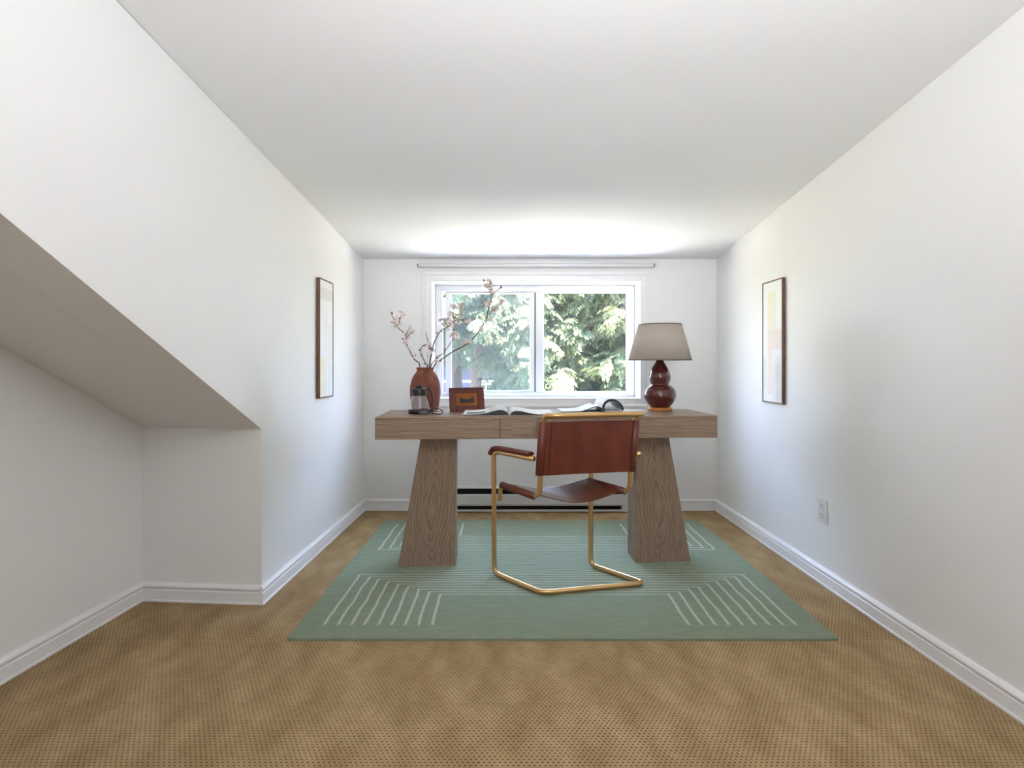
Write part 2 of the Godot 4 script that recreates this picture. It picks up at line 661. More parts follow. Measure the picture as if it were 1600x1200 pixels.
	mat("night_print", Color(0.055, 0.058, 0.068), 0.5)
	# books
	mat("paper", Color(0.90, 0.90, 0.895), 0.75)
	var page := mat("printed_page", Color(1, 1, 1), 0.7)
	page.albedo_texture = page_texture()
	page.uv1_triplanar = true
	page.uv1_scale = Vector3(4.4, 1.0, 3.9)
	page.uv1_triplanar_sharpness = 6.0
	mat("paper_grey", Color(0.66, 0.67, 0.67), 0.55)
	mat("book_black", Color(0.055, 0.06, 0.068), 0.38)
	mat("book_board", Color(0.66, 0.59, 0.53), 0.7)
	# wall things
	var walnut := mat("walnut", Color(1, 1, 1), 0.5)
	walnut.albedo_texture = noise_tex(0.02, 3, 47, Color(0.33, 0.235, 0.165), Color(0.50, 0.385, 0.280))
	tri_map(walnut, Vector3(12, 1.4, 12))
	for k in 2:
		var a := mat("art_print_%d" % k, Color(1, 1, 1), 0.6)
		a.albedo_texture = art_texture(k)
		a.uv1_triplanar = true
		a.texture_repeat = true
		a.uv1_triplanar_sharpness = 12.0
	mat("plate_plastic", Color(0.87, 0.87, 0.86), 0.35)
	mat("slot_dark", Color(0.05, 0.05, 0.05), 0.7)
	mat("screw_metal", Color(0.75, 0.75, 0.74), 0.4, 0.8)
	mat("heater_enamel", Color(0.86, 0.86, 0.855), 0.35)
	mat("heater_dark", Color(0.045, 0.043, 0.042), 0.7)
	mat("heater_fin", Color(0.55, 0.55, 0.55), 0.35, 0.9)
	mat("rail_white", Color(0.86, 0.86, 0.86), 0.4)
	mat("rail_cap", Color(0.33, 0.32, 0.31), 0.5)
	# outside
	var bark := mat("cedar_bark", Color(1, 1, 1), 0.95)
	bark.albedo_texture = noise_tex(0.03, 4, 48, Color(0.16, 0.085, 0.065), Color(0.34, 0.185, 0.135))
	tri_map(bark, Vector3(5, 0.7, 5))
	relief(bark, noise_tex(0.04, 4, 49, Color(0, 0, 0), Color(1, 1, 1)), 2.0)
	var leaf := mat("cedar_leaf", Color(0.74, 0.74, 0.74), 0.55, 0.0, 0.4)
	leaf.vertex_color_use_as_albedo = true
	leaf.backlight_enabled = true
	leaf.backlight = Color(0.55, 0.62, 0.35)
	var lawn := mat("dry_lawn", Color(1, 1, 1), 0.95)
	lawn.albedo_texture = noise_tex(0.05, 4, 51, Color(0.36, 0.36, 0.25), Color(0.52, 0.50, 0.38))
	tri_map(lawn, Vector3.ONE * 0.4, true)
	var shingle := mat("roof_shingle", Color(1, 1, 1), 0.9)
	shingle.albedo_texture = noise_tex(0.12, 4, 52, Color(0.74, 0.74, 0.74), Color(0.86, 0.86, 0.855))
	tri_map(shingle, Vector3.ONE * 1.2, true)
	var slate := mat("slate_blue", Color(1, 1, 1), 0.7)
	slate.albedo_texture = noise_tex(0.09, 4, 53, Color(0.26, 0.26, 0.36), Color(0.38, 0.38, 0.48))
	tri_map(slate, Vector3.ONE * 0.5, true)
	mat("blue_siding", Color(0.16, 0.18, 0.34), 0.7)
	mat("white_wood", Color(0.88, 0.88, 0.88), 0.6)
	mat("navy_metal", Color(0.05, 0.06, 0.10), 0.5)
	var glow := mat("fill_diffuser", Color(0.95, 0.94, 0.92), 0.5)  # glowing surface of the two added fill lamps
	glow.emission_enabled = true
	glow.emission = Color(1.0, 0.96, 0.90)
	glow.emission_energy_multiplier = 0.2

func page_texture() -> ImageTexture:
	var n := noise(0.05, 3, 61)
	return image_of(192, 256, func(x: int, y: int) -> Color:
		var c := Color(0.90, 0.90, 0.89)
		# a grey picture block and lines of type
		if x > 14 and x < 92 and y > 150 and y < 240:
			var k := 0.28 + 0.32 * (0.5 + 0.5 * n.get_noise_2d(x * 2, y * 2))
			return Color(k, k, k * 1.02)
		if x > 106 and x < 178 and y > 30 and y < 236 and y % 8 < 3:
			return Color(0.62, 0.62, 0.62)
		return c)

# ------------------------------------------------------------------ the room
# plan: x to the right, d = distance from the camera towards the window wall (z = -d)
const D_BACK := 3.838
const D_REAR := -1.3

func left_x(d: float) -> float:
	return -1.055 - 0.0173 * (D_BACK - d)

func right_x(d: float) -> float:
	return 1.4335 + 0.0156 * (D_BACK - d)

func knee_x(d: float) -> float:
	return -1.62 - 0.055 * (2.375 - d)

func ceil_l(d: float) -> float:
	return 1.770 + 0.111 * (D_BACK - d)

func ceil_r(d: float) -> float:
	return 1.770 + 0.1264 * (D_BACK - d)

func soffit_in(d: float) -> float:
	return 0.750 + 0.5146 * (2.335 - d)

func soffit_out(d: float) -> float:
	return 0.761 + 0.534 * (2.375 - d)

func build_shell() -> void:
	var st := flat()
	var fl := [Vector3(left_x(D_BACK), 0, -D_BACK), Vector3(right_x(D_BACK), 0, -D_BACK), Vector3(right_x(D_REAR), 0, -D_REAR), Vector3(knee_x(D_REAR), 0, -D_REAR), Vector3(knee_x(2.375), 0, -2.375), Vector3(left_x(2.335), 0, -2.335)]
	slab(st, fl, Vector3(0, -0.12, 0))
	struct("floor", st, M.carpet, "tan loop carpet with small dark dots covering the whole floor", "carpet")
	# right wall
	st = flat()
	slab(st, [Vector3(right_x(D_BACK + 0.2), -0.1, -D_BACK - 0.2), Vector3(right_x(D_BACK + 0.2), ceil_r(D_BACK + 0.2), -D_BACK - 0.2), Vector3(right_x(D_REAR), ceil_r(D_REAR), -D_REAR), Vector3(right_x(D_REAR), -0.1, -D_REAR)], Vector3(0.14, 0, 0))
	struct("wall_right", st, M.wall_paint, "long plain white wall with a picture and a power outlet", "wall")
	# left wall: the cheek of the dormer
	st = flat()
	slab(st, [Vector3(left_x(D_BACK + 0.2), -0.1, -D_BACK - 0.2), Vector3(left_x(D_BACK + 0.2), ceil_l(D_BACK + 0.2), -D_BACK - 0.2), Vector3(left_x(-0.6055), 2.263, 0.6055), Vector3(left_x(2.45), 0.691, -2.45), Vector3(left_x(2.45), -0.1, -2.45)], Vector3(-0.14, 0, 0))
	struct("wall_left", st, M.wall_paint, "white wall with a picture whose lower edge slants along the roof", "wall")
	# end wall of the alcove under the roof slope
	st = flat()
	slab(st, [Vector3(left_x(2.335), -0.1, -2.335), Vector3(left_x(2.335), 0.752, -2.335), Vector3(knee_x(2.375) - 0.1, 0.90, -2.382), Vector3(knee_x(2.375) - 0.1, -0.1, -2.382)], Vector3(0.0024, 0, -0.14))
	struct("wall_alcove", st, M.wall_paint, "low white end wall of the alcove under the roof slope", "wall")
	# knee wall
	st = flat()
	slab(st, [Vector3(knee_x(2.375), -0.1, -2.375), Vector3(knee_x(2.375), 0.761, -2.375), Vector3(knee_x(-0.6055), soffit_out(-0.6055), 0.6055), Vector3(knee_x(D_REAR), soffit_out(-0.6055), -D_REAR), Vector3(knee_x(D_REAR), -0.1, -D_REAR)], Vector3(-0.14, 0, 0))
	struct("wall_knee", st, M.wall_paint, "white side wall of the alcove rising with the roof slope", "wall")
	# sloping ceiling over the alcove
	st = flat()
	slab(st, [Vector3(left_x(2.335), 0.750, -2.335), Vector3(left_x(-0.6055), 2.263, 0.6055), Vector3(knee_x(-0.6055) - 0.14, soffit_out(-0.6055), 0.6055), Vector3(knee_x(2.375) - 0.14, 0.761, -2.375)], Vector3(0, 0.15, -0.08))
	struct("ceiling_slope", st, M.wall_paint, "white sloping ceiling over the low alcove", "ceiling")
	# dormer ceiling, falling towards the window
	st = flat()
	var nd := 8
	for i in nd:
		var d0: float = lerpf(D_BACK + 0.3, -0.75, float(i) / nd)
		var d1: float = lerpf(D_BACK + 0.3, -0.75, float(i + 1) / nd)
		var a := Vector3(left_x(d0), ceil_l(d0), -d0)
		var b := Vector3(right_x(d0), ceil_r(d0), -d0)
		var c := Vector3(right_x(d1), ceil_r(d1), -d1)
		var d := Vector3(left_x(d1), ceil_l(d1), -d1)
		var e := Vector3(0.16, 0, 0)
		var up := Vector3(0, 0.16, 0)
		quad_out(st, a - e, b + e, c + e, d - e, Vector3.DOWN)
		quad_out(st, a - e + up, b + e + up, c + e + up, d - e + up, Vector3.UP)
		quad_out(st, a - e, a - e + up, d - e + up, d - e, Vector3.LEFT)
		quad_out(st, b + e, b + e + up, c + e + up, c + e, Vector3.RIGHT)
		if i == 0:
			quad_out(st, a - e, b + e, b + e + up, a - e + up, Vector3.FORWARD)
		if i == nd - 1:
			quad_out(st, d - e, c + e, c + e + up, d - e + up, Vector3.BACK)
	struct("ceiling", st, M.ceiling_paint, "plain white ceiling sloping gently down to the window wall", "ceiling")
	st = flat()
	box_between(st, Vector3(knee_x(D_REAR) - 0.14, 2.262, 0.56), Vector3(right_x(D_REAR) + 0.14, 2.55, -D_REAR + 0.14), 0.0)
	struct("ceiling_rear", st, M.ceiling_paint, "flat white ceiling at the near end of the room", "ceiling")
	st = flat()
	box_between(st, Vector3(knee_x(D_REAR) - 0.14, -0.1, -D_REAR), Vector3(right_x(D_REAR) + 0.14, 2.3, -D_REAR + 0.14), 0.0)
	struct("wall_rear", st, M.wall_paint, "plain white wall at the near end of the room", "wall")
	# window wall with its opening
	st = flat()
	var x0 := left_x(D_BACK) - 0.14
	var x1 := right_x(D_BACK) + 0.14
	var z0 := -D_BACK - 0.23
	var z1 := -D_BACK
	box_between(st, Vector3(x0, -0.1, z0), Vector3(-0.590, 1.78, z1), 0.0)
	box_between(st, Vector3(0.911, -0.1, z0), Vector3(x1, 1.78, z1), 0.0)
	box_between(st, Vector3(-0.590, 1.629, z0), Vector3(0.911, 1.78, z1), 0.0)
	box_between(st, Vector3(-0.590, -0.1, z0), Vector3(0.911, 0.773, z1), 0.0)
	struct("wall_back", st, M.wall_paint, "white end wall with the window and the heater", "wall")
	# baseboards
	baseboard("baseboard_left", Vector3(left_x(D_BACK), 0, -D_BACK), Vector3(left_x(2.335), 0, -2.335), 0.0, 0.016, "white moulded baseboard under the picture beside the alcove corner")
	baseboard("baseboard_alcove", Vector3(left_x(2.335), 0, -2.335), Vector3(knee_x(2.375), 0, -2.375), 0.0, 0.0, "white moulded baseboard along the low alcove end wall")
	baseboard("baseboard_knee", Vector3(knee_x(2.375), 0, -2.375), Vector3(knee_x(D_REAR), 0, -D_REAR), 0.0, 0.0, "white moulded baseboard along the alcove side wall")
	baseboard("baseboard_right", Vector3(right_x(D_REAR), 0, -D_REAR), Vector3(right_x(D_BACK), 0, -D_BACK), 0.0, 0.0, "white moulded baseboard along the wall with the outlet")
	var bb := baseboard("baseboard_back", Vector3(right_x(D_BACK), 0, -D_BACK), Vector3(0.828, 0, -D_BACK), 0.0, 0.0, "white moulded baseboard on both sides of the wall heater")
	var st2 := flat()
	board(st2, Vector3(-0.44, 0, -D_BACK), Vector3(left_x(D_BACK), 0, -D_BACK), 0.0, 0.0)
	part("board", st2, M.trim_paint, bb)

# walking from a to b the room lies on the right hand
func baseboard(called: String, a: Vector3, b: Vector3, ea: float, eb: float, label: String) -> MeshInstance3D:
	var st := flat()
	board(st, a, b, ea, eb)
	return struct(called, st, M.trim_paint, label, "baseboard")

func board(st: SurfaceTool, a: Vector3, b: Vector3, ea: float, eb: float) -> void:
	var along := (b - a).normalized()
	var inward := along.cross(Vector3.UP).normalized()
	if inward.dot(Vector3(0.2, 0, -1.5) - a) < 0:
		inward = -inward
	var prof := PackedVector2Array([Vector2(0, 0), Vector2(0.017, 0), Vector2(0.017, 0.007), Vector2(0.0135, 0.010), Vector2(0.0135, 0.049), Vector2(0.0095, 0.053), Vector2(0.0105, 0.057), Vector2(0.0155, 0.061), Vector2(0.0168, 0.066), Vector2(0.0150, 0.071), Vector2(0.0085, 0.078), Vector2(0, 0.080)])
	var zdir := inward.cross(Vector3.UP)
	var t := Transform3D(Basis(inward, Vector3.UP, zdir), a)
	var l := (b - a).dot(zdir)
	prism(st, prof, minf(0.0, l) - (ea if l > 0 else eb), maxf(0.0, l) + (eb if l > 0 else ea), t)

# ------------------------------------------------------------------ window
func build_window() -> void:
	var w := thing("window_1", "white vinyl sliding window with two panes looking out on trees", "window", Vector3(0, 0, -D_BACK), 0.0, "", "structure")
	# jamb boards lining the opening
	var st := flat()
	box_between(st, Vector3(-0.590, 0.790, -0.225), Vector3(-0.573, 1.612, 0.002), 0.001)
	part("jamb", st, M.trim_paint, w)
	st = flat()
	box_between(st, Vector3(0.894, 0.790, -0.225), Vector3(0.911, 1.612, 0.002), 0.001)
	part("jamb", st, M.trim_paint, w)
	st = flat()
	box_between(st, Vector3(-0.590, 1.612, -0.225), Vector3(0.911, 1.629, 0.002), 0.001)
	part("head_jamb", st, M.trim_paint, w)
	st = flat()
	box_between(st, Vector3(-0.590, 0.773, -0.225), Vector3(0.911, 0.790, 0.002), 0.001)
	part("sill", st, M.trim_paint, w)
	# vinyl frame, front face 0.165 behind the wall
	var zf := -0.165
	var zb := -0.225
	var L := -0.573
	var R := 0.894
	var B := 0.790
	var T := 1.612
	st = flat()
	box_between(st, Vector3(L, B, zb), Vector3(L + 0.050, T, zf), 0.004)
	box_between(st, Vector3(R - 0.052, B, zb), Vector3(R, T, zf), 0.004)
	box_between(st, Vector3(L + 0.050, T - 0.048, zb), Vector3(R - 0.052, T, zf), 0.004)
	box_between(st, Vector3(L + 0.050, B, zb), Vector3(R - 0.052, B + 0.030, zf), 0.004)
	box_between(st, Vector3(0.166, B + 0.028, zb), Vector3(0.226, T - 0.046, zf - 0.012), 0.004)
	# thin inner steps of the frame
	box_between(st, Vector3(R - 0.058, B + 0.028, zb), Vector3(R - 0.050, T - 0.046, zf - 0.025), 0.002)
	box_between(st, Vector3(0.224, B + 0.028, zb), Vector3(R - 0.050, B + 0.036, zf - 0.025), 0.002)
	box_between(st, Vector3(0.224, T - 0.056, zb), Vector3(R - 0.050, T - 0.046, zf - 0.025), 0.002)
	part("frame", st, M.vinyl, w)
	# fixed pane
	st = flat()
	box_between(st, Vector3(0.222, B + 0.028, -0.2135), Vector3(R - 0.050, T - 0.046, -0.2095), 0.0)
	part("pane", st, M.pane_glass, w)
	st = flat()
	box_between(st, Vector3(0.2245, B + 0.033, -0.2090), Vector3(0.2275, T - 0.050, -0.2060), 0.0)
	box_between(st, Vector3(R - 0.061, B + 0.033, -0.2090), Vector3(R - 0.0575, T - 0.050, -0.2060), 0.0)
	box_between(st, Vector3(0.2245, T - 0.0595, -0.2090), Vector3(R - 0.0575, T - 0.0565, -0.2060), 0.0)
	part("gasket", st, M.gasket, w)
	# two little latches on the edge of the fixed pane
	for y in [1.405, 0.895]:
		st = flat()
		tube(st, rounded([Vector3(R - 0.062, y + 0.014, -0.205), Vector3(R - 0.082, y + 0.009, -0.205), Vector3(R - 0.082, y - 0.009, -0.205), Vector3(R - 0.062, y - 0.014, -0.205)], 0.004, 3), 0.002, 6)
		part("latch", st, M.gasket, w)
	# sliding sash
	var sl := -0.500
	var sr := 0.157
	var sb := B + 0.030
	var s_top := T - 0.050
	st = flat()
	var za := -0.178
	var zc := -0.205
	box_between(st, Vector3(sl, sb, zc), Vector3(sl + 0.043, s_top, za), 0.003)
	box_between(st, Vector3(sr - 0.034, sb, zc), Vector3(sr, s_top, za), 0.003)
	box_between(st, Vector3(sl + 0.041, sb, zc), Vector3(sr - 0.032, sb + 0.016, za), 0.003)
	box_between(st, Vector3(sl + 0.041, s_top - 0.012, zc), Vector3(sr - 0.032, s_top, za), 0.003)
	var sash := part("sash", st, M.vinyl, w)
	st = flat()
	box_between(st, Vector3(sl + 0.040, sb + 0.014, -0.193), Vector3(sr - 0.032, s_top - 0.010, -0.189), 0.0)
	part("pane", st, M.hazy_glass, sash)
	st = flat()
	box_between(st, Vector3(sr + 0.001, sb + 0.004, -0.2), Vector3(sr + 0.008, s_top - 0.004, -0.182), 0.0)
	part("seal", st, M.gasket, sash)
	st = flat()
	box_between(st, Vector3(L + 0.048, B + 0.028, -0.2135), Vector3(0.168, T - 0.046, -0.2095), 0.0)
	part("outer_pane", st, M.pane_glass, w)
	# casing
	var c := thing("trim_1", "flat white stepped casing round the window", "window trim", Vector3(0, 0, -D_BACK), 0.0, "", "structure")
	var ow := 0.062
	for side in 4:
		st = flat()
		for step in [[0.0, ow, 0.012], [ow - 0.018, ow, 0.019], [0.0, 0.008, 0.016]]:
			var a: float = step[0]
			var b: float = step[1]
			var lo: Vector3
			var hi: Vector3
			match side:
				0:
					lo = Vector3(L - b, B - ow, 0.0)
					hi = Vector3(L - a, T + ow, step[2])
				1:
					lo = Vector3(R + a, B - ow, 0.0)
					hi = Vector3(R + b, T + ow, step[2])
				2:
					lo = Vector3(L - a, T + a, 0.0)
					hi = Vector3(R + a, T + b, step[2])
				_:
					lo = Vector3(L - a, B - b, 0.0)
					hi = Vector3(R + a, B - a, step[2])
			box_between(st, lo, hi, 0.0015)
		part("casing_board", st, M.trim_paint, c)

# ------------------------------------------------------------------ the garden beyond the window
func frond_mesh(s: int) -> ArrayMesh:
	var r := RandomNumberGenerator.new()
	r.seed = s
	var st := flat()
	var rach := func(t: float) -> Vector3: return Vector3(t, 0.10 * t - 0.62 * t * t, 0.0)
	var blade := func(a: Vector3, dir: Vector3, l: float, wd: float) -> void:
		var side := dir.cross(Vector3(0.2, 1, 0)).normalized() * wd
		var mid := a + dir * l * 0.5 + Vector3(0, -0.05 * l, 0)
		var end := a + dir * l + Vector3(0, -0.30 * l, 0)
		tri(st, a, mid + side, mid - side)
		tri(st, mid - side, mid + side, end)
	var n := 7
	for i in n:
		var t: float = 0.12 + 0.84 * i / (n - 1.0)
		var p: Vector3 = rach.call(t)
		for sd in [-1.0, 1.0]:
			var l := (0.52 - 0.30 * t) * r.randf_range(0.8, 1.15)
			var dir := Vector3(0.60 + r.randf_range(-0.1, 0.1), -0.42 + r.randf_range(-0.18, 0.12), sd * 0.70).normalized()
			blade.call(p, dir, l, 0.034)
			for k in 2:
				var f := 0.32 + 0.32 * k
				var q: Vector3 = p + dir * l * f + Vector3(0, -0.16 * l * f, 0)
				for s2 in [-1.0, 1.0]:
					var d2 := (dir + Vector3(0.35 * s2, -0.75 + r.randf_range(-0.2, 0.2), -s2 * 0.35 * sd)).normalized()
					blade.call(q, d2, l * 0.58 * (1.0 - 0.35 * f), 0.030)
	var prev := Vector3.ZERO
	for i in 6:
		var p: Vector3 = rach.call((i + 1) / 6.0)
		var sd := Vector3(0, 0, 0.012)
		quad(st, prev - sd, prev + sd, p + sd, p - sd)
		prev = p
	return done(st)

func cedar(called: String, label: String, foot: Vector3, height: float, reach: float, trunk_r: float, lean: Vector3, n_branch: int, n_frond: int, tint: Color, s: int, low := 0.12, frond := 0.42) -> void:
	var r := RandomNumberGenerator.new()
	r.seed = s
	var t := thing(called, label, "tree", foot, 0.0, "trees outside the window")
	var spine := func(f: float) -> Vector3:
		return Vector3(0, height * f, 0) + lean * sin(f * PI * 0.8) + Vector3(0.10 * sin(f * 9.0 + s), 0, 0.1 * cos(f * 7.0 + s))
	var pts := []
	var rad := []
	for i in 15:
		var f := i / 14.0
		pts.append(spine.call(f))
		rad.append(trunk_r * (1.0 - 0.9 * f) + (0.12 * trunk_r if i == 0 else 0.0))
	var st := smooth()
	tube(st, pts, rad, 14)
	part("trunk", st, M.cedar_bark, t)
	var xf := []
	var cols := []
	var per: int = maxi(4, int(float(n_frond) / n_branch))
	for b in n_branch:
		var f := low + (0.97 - low) * (b + r.randf()) / n_branch
		var az := b * 2.39996 + r.randf_range(-0.3, 0.3)
		var l := reach * pow(1.0 - f, 0.42) * r.randf_range(0.78, 1.12) + 0.25
		var dir := Vector3(cos(az), 0, sin(az))
		var o: Vector3 = spine.call(f)
		var path := []
		var pr := []
		for k in 7:
			var u := k / 6.0
			path.append(o + dir * l * u + Vector3(0, l * (0.22 * u - 0.40 * u * u), 0) + Vector3(0.04 * sin(k * 1.7 + b), 0, 0.04 * cos(k * 2.1 + b)) * u)
			pr.append(0.030 * trunk_r / 0.2 * (1.0 - 0.85 * u) * (0.5 + l / reach * 0.6) + 0.003)
		st = smooth()
		tube(st, path, pr, 5, false)
		part("branch", st, M.cedar_bark, t)
		for k in per:
			var u := pow(r.randf(), 0.75) * 0.9 + 0.1
			var x := u * 6.0
			var i0 := mini(int(x), 5)
			var p: Vector3 = Vector3(path[i0]).lerp(path[i0 + 1], x - i0)
			var yaw := az + r.randf_range(-1.25, 1.25)
			var bs := Basis(Vector3.UP, -yaw) * Basis(Vector3(0, 0, 1), r.randf_range(-0.75, 0.35)) * Basis(Vector3(1, 0, 0), r.randf_range(-0.5, 0.5))
			var sc := frond * r.randf_range(0.65, 1.25)
			xf.append(Transform3D(bs.scaled(Vector3.ONE * sc), p + Vector3(r.randf_range(-0.06, 0.06), r.randf_range(-0.12, 0.05), r.randf_range(-0.06, 0.06))))
			var v := r.randf_range(0.72, 1.2)
			var warm := r.randf_range(-0.16, 0.2)
			cols.append(Color(tint.r * v * (1.0 + warm), tint.g * v, tint.b * v * (1.0 - warm)))
	for half in 2:
		var mm := MultiMesh.new()
		mm.transform_format = MultiMesh.TRANSFORM_3D
		mm.use_colors = true
		mm.mesh = fronds[half]
		var mine := []
		for i in xf.size():
			if i % 2 == half:
				mine.append(i)
		mm.instance_count = mine.size()
		for i in mine.size():
			mm.set_instance_transform(i, xf[mine[i]])
			mm.set_instance_color(i, cols[mine[i]])
		var mi := MultiMeshInstance3D.new()
		mi.name = "foliage"
		mi.multimesh = mm
		mi.material_override = M.cedar_leaf
		mi.set_meta("kind", "stuff")
		t.add_child(mi, true)

var fronds := []

func build_outside() -> void:
	fronds = [frond_mesh(1), frond_mesh(2)]
	var ground := -3.2
	var st := flat()
	box_between(st, Vector3(-45, ground - 0.2, -70), Vector3(45, ground, -4.4), 0.0)
	struct("ground", st, M.dry_lawn, "dry pale grass ground outside below the window", "lawn")
	# the roof of this house below the window
	st = flat()
	slab(st, [Vector3(-4.5, 0.22, -4.08), Vector3(4.5, 0.22, -4.08), Vector3(4.5, -0.94, -6.3), Vector3(-4.5, -0.94, -6.3)], Vector3(0, -0.12, -0.06))
	struct("roof_below", st, M.roof_shingle, "pale shingle roof just below the window outside", "roof")
	# the trees
	cedar("cedar_tree", "weeping cedar with reddish leaning trunk outside the sliding pane", Vector3(-0.95, ground, -8.8), 7.4, 2.2, 0.17, Vector3(0.45, 0, 0.1), 110, 9000, Color(0.084, 0.124, 0.060), 101, 0.625, 0.27)
	cedar("cedar_tree", "bright yellow-green cedar outside the fixed pane beside the lamp", Vector3(2.05, ground, -7.8), 6.9, 1.5, 0.18, Vector3(-0.1, 0, 0.0), 100, 7600, Color(0.100, 0.131, 0.050), 102, 0.22, 0.26)
	cedar("cedar_tree", "feathery cedar standing behind the middle post of the window", Vector3(0.42, ground, -7.9), 6.6, 0.80, 0.15, Vector3(-0.1, 0, 0.0), 90, 5200, Color(0.092, 0.125, 0.054), 103, 0.30, 0.26)
	cedar("dark_cedar_tree", "dark blue-green cedar in the gap between the brighter cedars", Vector3(1.55, ground, -11.5), 8.0, 2.0, 0.24, Vector3.ZERO, 80, 4800, Color(0.050, 0.100, 0.072), 104, 0.38, 0.34)
	cedar("dark_cedar_tree", "tall dark green conifer behind the leaning red trunk", Vector3(-1.5, ground, -13.5), 8.8, 3.0, 0.26, Vector3.ZERO, 90, 5600, Color(0.050, 0.105, 0.075), 105, 0.535, 0.38)
	cedar("dark_cedar_tree", "dark conifer far behind the cedar beside the lamp", Vector3(4.2, ground, -14.0), 8.6, 2.6, 0.26, Vector3.ZERO, 70, 3800, Color(0.050, 0.100, 0.060), 106, 0.30, 0.38)
	cedar("cedar_tree", "pale green cedar far left behind the blossoming branches", Vector3(-2.7, ground, -9.8), 7.6, 1.6, 0.18, Vector3.ZERO, 90, 5200, Color(0.080, 0.122, 0.064), 107, 0.60, 0.28)
	# a neighbour's house
	var h := thing("neighbour_house", "blue house seen under the cedar branches, its deep eaves added for shade", "house", Vector3(0, ground, -22.0))
	st = flat()
	box_between(st, Vector3(-9, 0, -8), Vector3(9, 4.62, 0), 0.0)
	part("wall", st, M.blue_siding, h)
	st = flat()
	prism(st, PackedVector2Array([Vector2(1.30, 4.50), Vector2(-4.0, 6.60), Vector2(-9.3, 4.50), Vector2(-9.3, 4.64), Vector2(-4.0, 6.78), Vector2(1.30, 4.64)]), -9.4, 9.4, Transform3D(Basis(Vector3(0, 0, 1), Vector3(0, 1, 0), Vector3(-1, 0, 0)), Vector3.ZERO))
	part("roof", st, M.slate_blue, h)  # overhang made deep so that it shades the wall below
	st = flat()
	box_between(st, Vector3(-9.4, 4.46, 1.27), Vector3(9.4, 4.58, 1.40), 0.01)
	part("gutter", st, M.white_wood, h)
	st = flat()
	box_between(st, Vector3(-9.0, 3.52, 0.0), Vector3(9.0, 3.60, 0.04), 0.005)
	part("belt_board", st, M.white_wood, h)
	for x in [-6.4, -3.9, -1.1, 1.3, 2.6, 4.8]:
		st = flat()
		for e in [[-0.50, 2.60, -0.44, 3.48], [0.44, 2.60, 0.50, 3.48], [-0.44, 2.60, 0.44, 2.66], [-0.44, 3.42, 0.44, 3.48], [-0.03, 2.66, 0.03, 3.42]]:
			box_between(st, Vector3(x + e[0], e[1], -0.01), Vector3(x + e[2], e[3], 0.06), 0.004)
		var f := part("window", st, M.white_wood, h)
		st = flat()
		box_between(st, Vector3(x - 0.46, 2.62, 0.005), Vector3(x + 0.46, 3.46, 0.03), 0.0)
		part("pane", st, M.navy_metal, f)

# ------------------------------------------------------------------ rug
func rug_outline(inset := 0.0) -> PackedVector2Array:
	var hx := 1.0255 - inset
	var hz := 0.769 - inset
	var out := PackedVector2Array()
	for k in 4:
		var c := Vector2([hx, -hx, -hx, hx][k], [hz, hz, -hz, -hz][k])
		var r: float = [0.012, 0.012, 0.055, 0.055][k]
		var o := c - Vector2(signf(c.x), signf(c.y)) * r
		for i in 6:
			var a: float = k * PI / 2 + i / 5.0 * PI / 2
			out.append(o + Vector2(cos(a), sin(a)) * r)
	return out

func build_floor_things() -> void:
	var st := flat()
	# x to the right, y of the outline towards the camera
	var t := Transform3D(Basis(Vector3(1, 0, 0), Vector3(0, 0, 1), Vector3(0, -1, 0)), Vector3.ZERO)
	var a := rug_outline()
	var b := rug_outline(0.004)
	var n := a.size()
	for i in n:
		var j: int = (i + 1) % n
		quad_out(st, Vector3(a[i].x, 0.0, a[i].y), Vector3(a[j].x, 0.0, a[j].y), Vector3(a[j].x, 0.008, a[j].y), Vector3(a[i].x, 0.008, a[i].y), Vector3(a[i].x, 0, a[i].y))
		quad_out(st, Vector3(a[i].x, 0.008, a[i].y), Vector3(a[j].x, 0.008, a[j].y), Vector3(b[j].x, 0.012, b[j].y), Vector3(b[i].x, 0.012, b[i].y), Vector3(a[i].x, 0.5, a[i].y))
	var idx := Geometry2D.triangulate_polygon(b)
	for i in range(0, idx.size(), 3):
		var p := [b[idx[i]], b[idx[i + 1]], b[idx[i + 2]]]
		tri_out(st, Vector3(p[0].x, 0.012, p[0].y), Vector3(p[1].x, 0.012, p[1].y), Vector3(p[2].x, 0.012, p[2].y), Vector3.UP)
		tri_out(st, Vector3(p[0].x, 0.0, p[0].y), Vector3(p[1].x, 0.0, p[1].y), Vector3(p[2].x, 0.0, p[2].y), Vector3.DOWN)
	var rug := part("area_rug", st, M.rug_wool)
	rug.position = Vector3(0.1835, 0.0, -2.789)
	tag(rug, "sage green wool rug with cream lines under the desk", "rug")

# ------------------------------------------------------------------ desk
const DESK_AT := Vector3(0.172, 0.0, -2.645)
const DESK_TURN := 0.0454
const DESK_TOP := 0.774
const DESK_DEPTH := 0.42

# a point over the desk, given by where it stands in the room
func on_desk(x: float, d: float) -> Vector3:
	return Vector3(x, DESK_TOP, -d)

